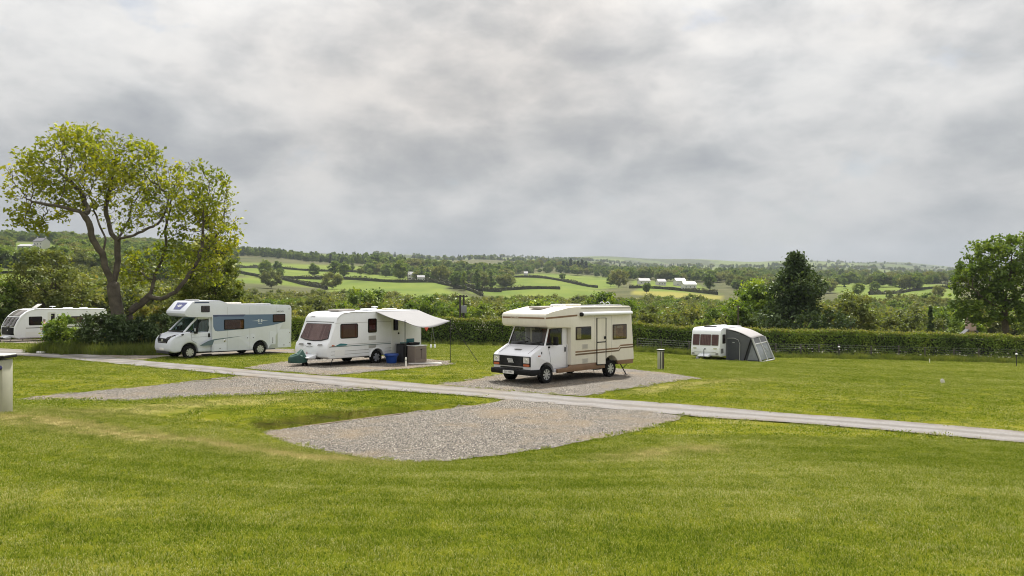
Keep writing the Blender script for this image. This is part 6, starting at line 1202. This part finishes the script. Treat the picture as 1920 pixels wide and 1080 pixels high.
for k in range(2): sheet3('front_window', [lerp(lerp(oa, ga, .24), lerp(ob, gb, .24), .04 + .5 * k), lerp(lerp(oa, ga, .24), lerp(ob, gb, .24), .46 + .5 * k), lerp(lerp(oa, ga, .92), lerp(ob, gb, .92), .46 + .5 * k), lerp(lerp(oa, ga, .92), lerp(ob, gb, .92), .04 + .5 * k)], CLR, .008)
for nm, pts, r_b, m in (('air_beam', [oa, ga], .075, WBM), ('air_beam', [ob, gb], .075, WBM), ('air_beam', [lerp(oa, ob, .5), lerp(ga, gb, .5)], .06, WBM), ('black_beam', [(xi + .02, 3.0, 1.70), (xi + .05, 2.50, .03)], .05, BLACK), ('ground_skirt', [ga, gb], .05, WBM), ('ground_skirt', [(xi, 1.2, .03), ga], .035, WBM), ('door_piping', [(xi + .03, 1.2, 1.72), (xi + .03, 1.75, 1.74), (xi + .02, 2.05, 1.62), (xi + .02, 2.18, 1.3), (xi + .03, 2.15, .05)], .022, WBM), ('cross_beam', [lerp(oa, ga, .24), lerp(ob, gb, .24)], .045, WBM), ('cross_beam', [lerp(lerp(oa, ob, .5), lerp(ga, gb, .5), .3), lerp(lerp(oa, ob, .8), lerp(ga, gb, .8), .6)], .025, WBM)): MB().tube([Q(*p) for p in pts], r_b, 7).build(nm, m, pw, smooth=True)
MB().box(Q(xi + .035, 1.7, 1.42), (.004, .16, .05)).build('door_label', WBM, pw)
# ------------------------------------------------------------------ caravan at the left edge
E_ = vehicle('caravan', (-37.74, 65.6, -3.88), 236.3, 'large white caravan with curved dark front window at the left edge', 'caravan'); W2 = 1.13
nose = [(3.05, .32), (3.30, .42), (3.36, .80), (3.34, 1.25), (3.12, 1.72), (2.84, 2.12), (2.50, 2.40), (2.15, 2.56), (1.70, 2.65)]
body = cut_floor(-3.98, 2.6, -.6, .75, .32) + nose + [(-3.75, 2.60), (-3.95, 2.52), (-4.0, 2.3), (-4.0, .36)]
MB().side(body, -W2, W2).build('body', WHITE, E_, .10, 3, ang=40)
def nosepan(name, a, b, y0, y1, t, m, par=E_):
    P_ = [Vector((x, 0, z)) for x, z in nose]; mb = MB(); V = []; n = len(P_); seg = [i for i in range(n) if a <= P_[i].z <= b]
    zs = np.linspace(a, b, 9); xs_ = np.interp(zs, [p.z for p in P_], [p.x for p in P_])
    for i in range(9):
        dx = xs_[min(i + 1, 8)] - xs_[max(i - 1, 0)]; dz = zs[min(i + 1, 8)] - zs[max(i - 1, 0)]; nn = Vector((dz, 0, -dx)).normalized()
        for y in np.linspace(y0, y1, 3): V.append(Vector((xs_[i], y, zs[i])) + nn * t)
    mb.add(V, [(i * 3 + j, i * 3 + j + 1, (i + 1) * 3 + j + 1, (i + 1) * 3 + j) for i in range(8) for j in range(2)]); o = mb.build(name, m, par, smooth=True); o.modifiers.new('thickness', 'SOLIDIFY').thickness = .012; return o
nosepan('front_surround', .62, 2.0, -.98, .98, .012, BLACK); nosepan('sky_window', 2.06, 2.56, -.85, .85, .014, mat('smoked_acrylic', (.20, .185, .18), .25, coat=.3))
nosepan('front_window', 1.28, 1.94, -.90, -.32, .03, mat('dark_tinted_pane', (.10, .09, .092), .12, coat=.6)); nosepan('front_window', 1.22, 1.94, -.28, .28, .03, MAT['dark_tinted_pane']); nosepan('front_window', 1.28, 1.94, .32, .90, .03, MAT['dark_tinted_pane'])
nosepan('front_badge', .94, 1.02, -.05, .05, .03, PLATE); sw_panel('nose_moulding', [(x - .0, z) for x, z in nose[1:]] + [(x - .12, z - .06) for x, z in nose[1:][::-1]], W2 - .02, .035, WHITE, E_, .01)
window(E_, 2.31, 1.35, 1.30, 2.04, W2, mat('charcoal_room', (.03, .03, .03), .7, var=.4, scale=5), BLACK, .08, .05, TINT); window(E_, -.72, 1.45, -1.96, 1.99, W2, mat('taupe_blind'), BLACK, .08, .05, TINT)
sw_panel('side_stripe', [(2.53, 1.12), (-3.9, 1.12), (-3.9, 1.17), (2.53, 1.17)], W2 - .003, .008, DGREY, E_); d_ = sw_panel('door', rr(.87, .42, .25, 2.36, .05, 3), W2 - .002, .012, mat('off_white_hatch'), E_); window(d_, .62, 1.5, .34, 2.24, W2 + .010, mat('charcoal_room'), BLACK, .03, .04, TINT)
sw_panel('skirt', [(2.95, .34), (.2, .34), (.2, .40), (2.95, .40)], W2 - .003, .012, mat('mauve_skirt', (.35, .30, .33), .5), E_); sw_panel('locker_hatch', rr(2.55, .45, 1.5, .85, .04, 2), W2 - .003, .010, mat('off_white_hatch'), E_)
sw_panel('roof_rail', [(1.9, 2.60), (-3.9, 2.54), (-3.9, 2.57), (1.9, 2.63)], W2 - .005, .02, MGREY, E_)
mb = MB(); mb.box((0, 0, 0), (.55, .70, .03), Matrix.Rotation(R(35), 4, 'Y')); ds = mb.build('flat_satellite_dish', mat('pale_dish', (.60, .58, .56), .5), E_, .01); ds.location = (1.25, .2, 2.86); MB().tube([(1.35, .2, 2.6), (1.25, .2, 2.84)], .05, 6).build('dish_mount', WHITE, E_)
mb = MB(); mb.tube([(.10, .3, 2.62), (.10, .3, 2.80)], .02, 6); mb.lathe([(.001, .03), (.22, .01), (.24, -.02), (.001, -.04)], (.10, .3, 2.82), 'z', 16); mb.build('television_aerial', WHITE, E_, smooth=True); roof_light(E_, -1.2, .2, 2.62, .6, .5, .10); roof_light(E_, -2.5, .2, 2.61, .5, .45, .09)
mb = MB(); mb.box((-.4, 0, .33), (6.4, 1.9, .06)); mb.tube([(2.9, .5, .36), (4.2, .02, .42)], .05, 4); mb.tube([(2.9, -.5, .36), (4.2, -.02, .42)], .05, 4); mb.build('chassis', DARKIN, E_); mb = MB(); mb.tube([(4.0, 0, .9), (4.0, 0, .18)], .035, 6); mb.lathe([(.06, -.05), (.14, -.05), (.15, 0), (.14, .05), (.06, .05)], (4.0, 0, .15), 'y', 12); mb.build('jockey_wheel', BLACK, E_, smooth=True)
mb = MB(); mb.side([(3.3, .34), (3.75, .36), (3.8, .44), (3.34, .6)], -.5, .5); mb.build('hitch_fairing', WHITE, E_, .03); [steady(E_, x, y) for x in (2.6, -3.6) for y in (.9, -.9)]
for x in (-.25, -1.0): caravan_wheels(E_, 1.0, .33, 5, x)
# person beside that caravan
pp = fat(84, 63.0); pr_ = empty('person', pp, R(200), 'person in grey top and teal shorts standing beside the left caravan', 'person')
def skin(name, joints, edges, rad, m, par, sub=2):
    me = bpy.data.meshes.new(name); me.from_pydata(joints, edges, []); o = link(name, me, m, par); md = o.modifiers.new('skin', 'SKIN'); md.use_smooth_shade = True
    for v, r0 in zip(me.skin_vertices[0].data, rad): v.radius = r0 if isinstance(r0, tuple) else (r0, r0)
    me.skin_vertices[0].data[0].use_root = True; s2 = o.modifiers.new('smooth', 'SUBSURF'); s2.levels = sub; s2.render_levels = sub; return o
SKINM = mat('skin', (.48, .28, .20), .6); GTOP = mat('grey_top', (.27, .26, .27), .8); TEALC = mat('teal_cloth', (.02, .22, .23), .8)
J = [(0, 0, .95), (0, 0, 1.18), (0, 0, 1.42), (.02, 0, 1.54), (.04, 0, 1.62), (.05, 0, 1.72), (0, .10, .90), (.03, .11, .50), (0, .11, .08), (.14, .11, .03), (0, -.10, .90), (-.03, -.11, .50), (-.06, -.11, .08), (.09, -.11, .03), (0, .18, 1.40), (.03, .23, 1.14), (.20, .20, .98), (.27, .19, .94), (0, -.18, 1.40), (-.02, -.23, 1.13), (.10, -.22, .90), (.15, -.21, .84)]
E2 = [(0, 1), (1, 2), (2, 3), (3, 4), (4, 5), (0, 6), (6, 7), (7, 8), (8, 9), (0, 10), (10, 11), (11, 12), (12, 13), (2, 14), (14, 15), (15, 16), (16, 17), (2, 18), (18, 19), (19, 20), (20, 21)]
skin('body', J, E2, [.13, .125, .13, .055, .085, .085, .085, .06, .042, .04, .085, .06, .042, .04, .06, .045, .035, .03, .06, .045, .035, .03], SKINM, pr_)
skin('shirt', [(0, 0, .93), (0, 0, 1.18), (0, 0, 1.43), (0, .19, 1.40), (.02, .22, 1.22), (0, -.19, 1.40), (-.01, -.22, 1.22)], [(0, 1), (1, 2), (2, 3), (3, 4), (2, 5), (5, 6)], [.16, .15, .15, .075, .065, .075, .065], GTOP, pr_)
skin('shorts', [(0, 0, .95), (0, .10, .88), (.03, .11, .52), (0, -.10, .88), (-.03, -.11, .52)], [(0, 1), (1, 2), (0, 3), (3, 4)], [.15, .115, .095, .115, .095], TEALC, pr_)
MB().lathe([(.001, .13), (.07, .115), (.105, .06), (.108, .0), (.09, -.04)], (.03, 0, 1.70), 'z', 14).build('hair', mat('grey_hair', (.30, .29, .29), .8), pr_, smooth=True)
# ------------------------------------------------------------------ electric hook-up bollards and small things on the grass
def bollard(x, y, h, w, rz, label, dark=False):
    z = g1(x, y); e = empty('service_bollard', (x, y, z), rz, label, 'bollard'); SAGE = mat('pale_sage_panel', (.40, .40, .32), .6, var=.12, scale=3, streak=.2)
    MB().box((0, 0, h / 2 - .02), (w, w * .9, h)).build('post', SAGE, e, .01); MB().box((0, 0, h + .035), (w * 1.25, w * 1.15, .05)).build('cap', BLACK, e, .01); MB().box((0, 0, h + .068), (w * 1.2, w * 1.1, .02)).build('cap_top', mat('white_cap', (.78, .78, .75), .4), e, .006)
    MB().box((w * .16, -w * .452, h / 2), (.028, .012, h * .94)).build('corner_strip', BLACK, e); 
    if dark: MB().box((w * .505, 0, h / 2), (.012, w * .7, h * .92)).build('side_strip', mat('dark_brown_strip', (.035, .02, .018), .5), e)
    return e
x, y, _ = gpz(-8, 773); bo = bollard(x, y, 1.0, .42, R(6), 'pale sage service bollard with white cap at the left edge')
MB().lathe([(.001, .07), (.03, .07), (.045, .03), (.045, 0)], (.165, -.20, .84), 'y', 12).build('blue_socket', mat('blue_socket', (.03, .03, .16), .4), bo, smooth=True).rotation_euler = (0, 0, 0)
bs = [c for c in bo.children if c.name.startswith('blue_socket')][0]; bs.scale = (1, -1, 1); bs.location = (0, -.38, 0)
MB().lathe([(.001, .02), (.014, .02), (.016, 0)], (.15, -.20, .55), 'y', 8).build('screw_cap', DGREY, bo)
x, y, _ = gpz(1239, 693); bollard(x, y, .93, .26, R(-38), 'slim service bollard with dark side behind the cream motorhome', True)
x, y, z = gpz(1768, 719); tag(MB().prism([(x - .10, y, z - .02), (x + .12, y, z - .02), (x + .08, y, z + .16), (x - .02, y, z + .24), (x - .10, y, z + .18)], [(x - .06, y + .12, z - .02), (x + .10, y + .12, z - .02), (x + .07, y + .1, z + .15), (x - .01, y + .1, z + .21), (x - .07, y + .1, z + .16)]).build('marker_stone', mat('white_stone', (.62, .60, .58), .8, var=.15), None, .02), 'small white marker stone alone on the right hand lawn', 'stone')
for i, (px, py, lb) in enumerate(((77, 663.5, 'left white painted kerb block beside the track'), (129, 662.3, 'right white painted kerb block beside the track'))):
    x, y, z = gpz(px, py); tag(MB().box((x, y, z + .07), (.42, .2, .14)).build('kerb_block', mat('white_paint', (.78, .78, .76), .6, var=.08), None, .02), lb, 'kerb block')
for i, (px, py, hh, lb) in enumerate(((1906, 687, .85, 'thin lamp post with round white head at the right fence end'), (1573, 672, .9, 'thin marker post with white head by the fence, right of the porch'))):
    x, y, z = gpz(px, py); e = empty('marker_post', (x, y, z), 0, lb, 'post'); MB().tube([(0, 0, -.05), (0, 0, hh)], .03, 6).build('post', DGREY, e); MB().lathe([(.001, .12), (.07, .10), (.10, .05), (.07, .0), (.001, -.01)], (0, 0, hh), 'z', 12).build('head', WHITE, e, smooth=True)
x, y, z = gpz(1743, 680); tag(MB().lathe([(.03, -.05), (.03, .28), (.001, .30)], (x, y, z), 'z', 8).build('marker_peg', mat('white_plastic'), None, smooth=True), 'short white peg in the verge by the right hand fence', 'peg')
# ------------------------------------------------------------------ electricity poles, farm buildings
p = fat(866, 98); up_ = empty('utility_pole', p, R(20), 'dark twin electricity pole with a grey transformer beyond the hedge', 'pole'); top = (YH - 553) / F * 98 - p.z
for s_ in (-.22, .22): MB().tube([(s_, 0, -.2), (s_, 0, top)], .13, 7).build('pole_shaft', mat('tarred_pole', (.05, .045, .04), .8), up_)
MB().box((0, 0, top - .2), (1.5, .12, .12)).build('cross_arm', mat('tarred_pole'), up_); MB().box((.15, -.3, top - 1.75), (.62, .5, .9)).build('transformer', mat('transformer_grey', (.22, .23, .26), .5), up_, .05)
for s_ in (-.6, 0, .6): MB().lathe([(.03, 0), (.07, .05), (.05, .1), (.07, .14), (.001, .2)], (s_, 0, top - .14), 'z', 8).build('insulator', mat('insulator', (.15, .10, .09), .3), up_, smooth=True)
p = fat(1384, 82); up2 = empty('thin_pole', p, 0, 'thin timber pole in the trees behind the far caravan', 'pole'); MB().tube([(0, 0, -.1), (0, 0, (YH - 572) / F * 82 - p.z)], .07, 6).build('pole_shaft', BARK, up2); MB().box((0, 0, (YH - 575) / F * 82 - p.z), (.5, .06, .06)).build('cross_piece', BARK, up2)
SLATE = mat('slate_roof', (.13, .13, .145), .6, var=.2, scale=.8); RENDER = mat('white_render', (.56, .555, .535), .8, var=.06, scale=.4); TIN = mat('pale_tin_roof', (.42, .43, .44), .5, var=.08, scale=.3); WINP = mat('dark_house_pane', (.05, .055, .06), .2)
def house(name, px, py, wpx, hw, hr, dep, rz, label, nwin=3, storeys=2, roof=SLATE, wallm=RENDER, cat='house', chim=True, Yf=None):
    p = fp(px, py) if Yf is None else fat(px, Yf); L_ = wpx * p.y / F; e = empty(name, p, R(rz), label, cat); d2 = dep / 2
    mb = MB(); mb.prism([(-L_ / 2, -d2, -2.5), (-L_ / 2, d2, -2.5), (-L_ / 2, d2, hw), (-L_ / 2, 0, hw + hr), (-L_ / 2, -d2, hw)], [(L_ / 2, -d2, -2.5), (L_ / 2, d2, -2.5), (L_ / 2, d2, hw), (L_ / 2, 0, hw + hr), (L_ / 2, -d2, hw)]); mb.build('wall', wallm, e)
    mb = MB()
    for s_ in (-1, 1): mb.prism([(-L_ / 2 - .3, s_ * (d2 + .35), hw - .15), (-L_ / 2 - .3, 0, hw + hr + .06), (-L_ / 2 - .3, 0, hw + hr + .28), (-L_ / 2 - .3, s_ * (d2 + .35), hw + .07)], [(L_ / 2 + .3, s_ * (d2 + .35), hw - .15), (L_ / 2 + .3, 0, hw + hr + .06), (L_ / 2 + .3, 0, hw + hr + .28), (L_ / 2 + .3, s_ * (d2 + .35), hw + .07)])
    rf = mb.build('roof', roof, e)
    if chim:
        for s_ in (-1, 1): MB().box((s_ * (L_ / 2 - .6), 0, hw + hr + .5), (.7, .7, 1.4)).build('chimney', wallm, rf)
    for st in range(storeys):
        for k in range(nwin):
            xw = -L_ / 2 + L_ * (k + .5) / nwin; f = MB().box((xw, -d2 - .03, 1.3 + 2.6 * st), (1.1, .10, 1.25)).build('window', WHITE, e); MB().box((xw, -d2 - .07, 1.3 + 2.6 * st), (.9, .05, 1.05)).build('pane', WINP, f)
    return e
house('farmhouse', 773, 525, 17, 5, 2.6, 7, 14, 'white farmhouse at the top of the sloping pasture', 3); house('farm_extension', 789, 527, 13, 2.8, 1.6, 6, 10, 'low white extension right of the white farmhouse', 3, 1, chim=False)
house('hill_house', 78, 467, 21, 6, 2.8, 8, -14, 'white house high on the left hillside', 3); house('hill_barn', 52, 468, 30, 2.6, 1.6, 7, -10, 'long low white barn left of the hillside house', 4, 1, TIN, chim=False)
house('white_cottage', 948, 530, 24, 3, 2, 7, 4, 'long white cottage in the pale pasture left of the spruces', 5, 1, TIN, chim=False)
for (px, py, wp, hw, lb, rm) in ((1207, 533, 20, 3.0, 'dark roofed barn at the left of the farm group', SLATE), (1239, 535, 15, 3.2, 'white walled farm building in the middle of the farm group', SLATE), (1274, 536, 18, 4.6, 'pale roofed barn at the right of the farm group', TIN), (1291, 541, 24, 3.4, 'large white shed nearest in the farm group', TIN)): house('farm_building', px, py, wp, hw, 2.2, 9, 6, lb, 3, 1, rm, RENDER, 'farm building', False)
house('white_cottage', 1404, 513, 8, 3.5, 2, 6, 0, 'tiny white cottage in the fields left of the conifer', 2, 1, chim=False); house('roadside_house', 986, 518, 7, 3, 2, 6, 0, 'small pale house on the lane left of the spruces', 2, 1, chim=False)
house('pink_cottage', 1820, 600, 9, 1.9, 1.7, 3.4, 80, 'pinkish gable end of a cottage peeping over the right hedge', 1, 1, SLATE, mat('pink_render', (.52, .38, .34), .8, var=.12), 'cottage', True, 92)
# ------------------------------------------------------------------ air: thin haze over the valley
hm = bpy.data.materials.new('haze_air'); hm.use_nodes = True; t = hm.node_tree; t.nodes.clear(); pv = nd(t, 'ShaderNodeVolumePrincipled'); pv.inputs['Color'].default_value = (.60, .67, .76, 1); pv.inputs['Density'].default_value = .00010; pv.inputs['Anisotropy'].default_value = .2
hm.cycles.homogeneous_volume = True
oo = nd(t, 'ShaderNodeOutputMaterial'); t.links.new(pv.outputs[0], oo.inputs['Volume'])
zt = float(FZ.max()) + 25; hzo = MB().box((0, 3400, (zt - 45) / 2), (22000, 7000, zt + 45)).build('haze', hm); tag(hzo, 'thin pale haze over the valley', 'haze', kind='stuff')
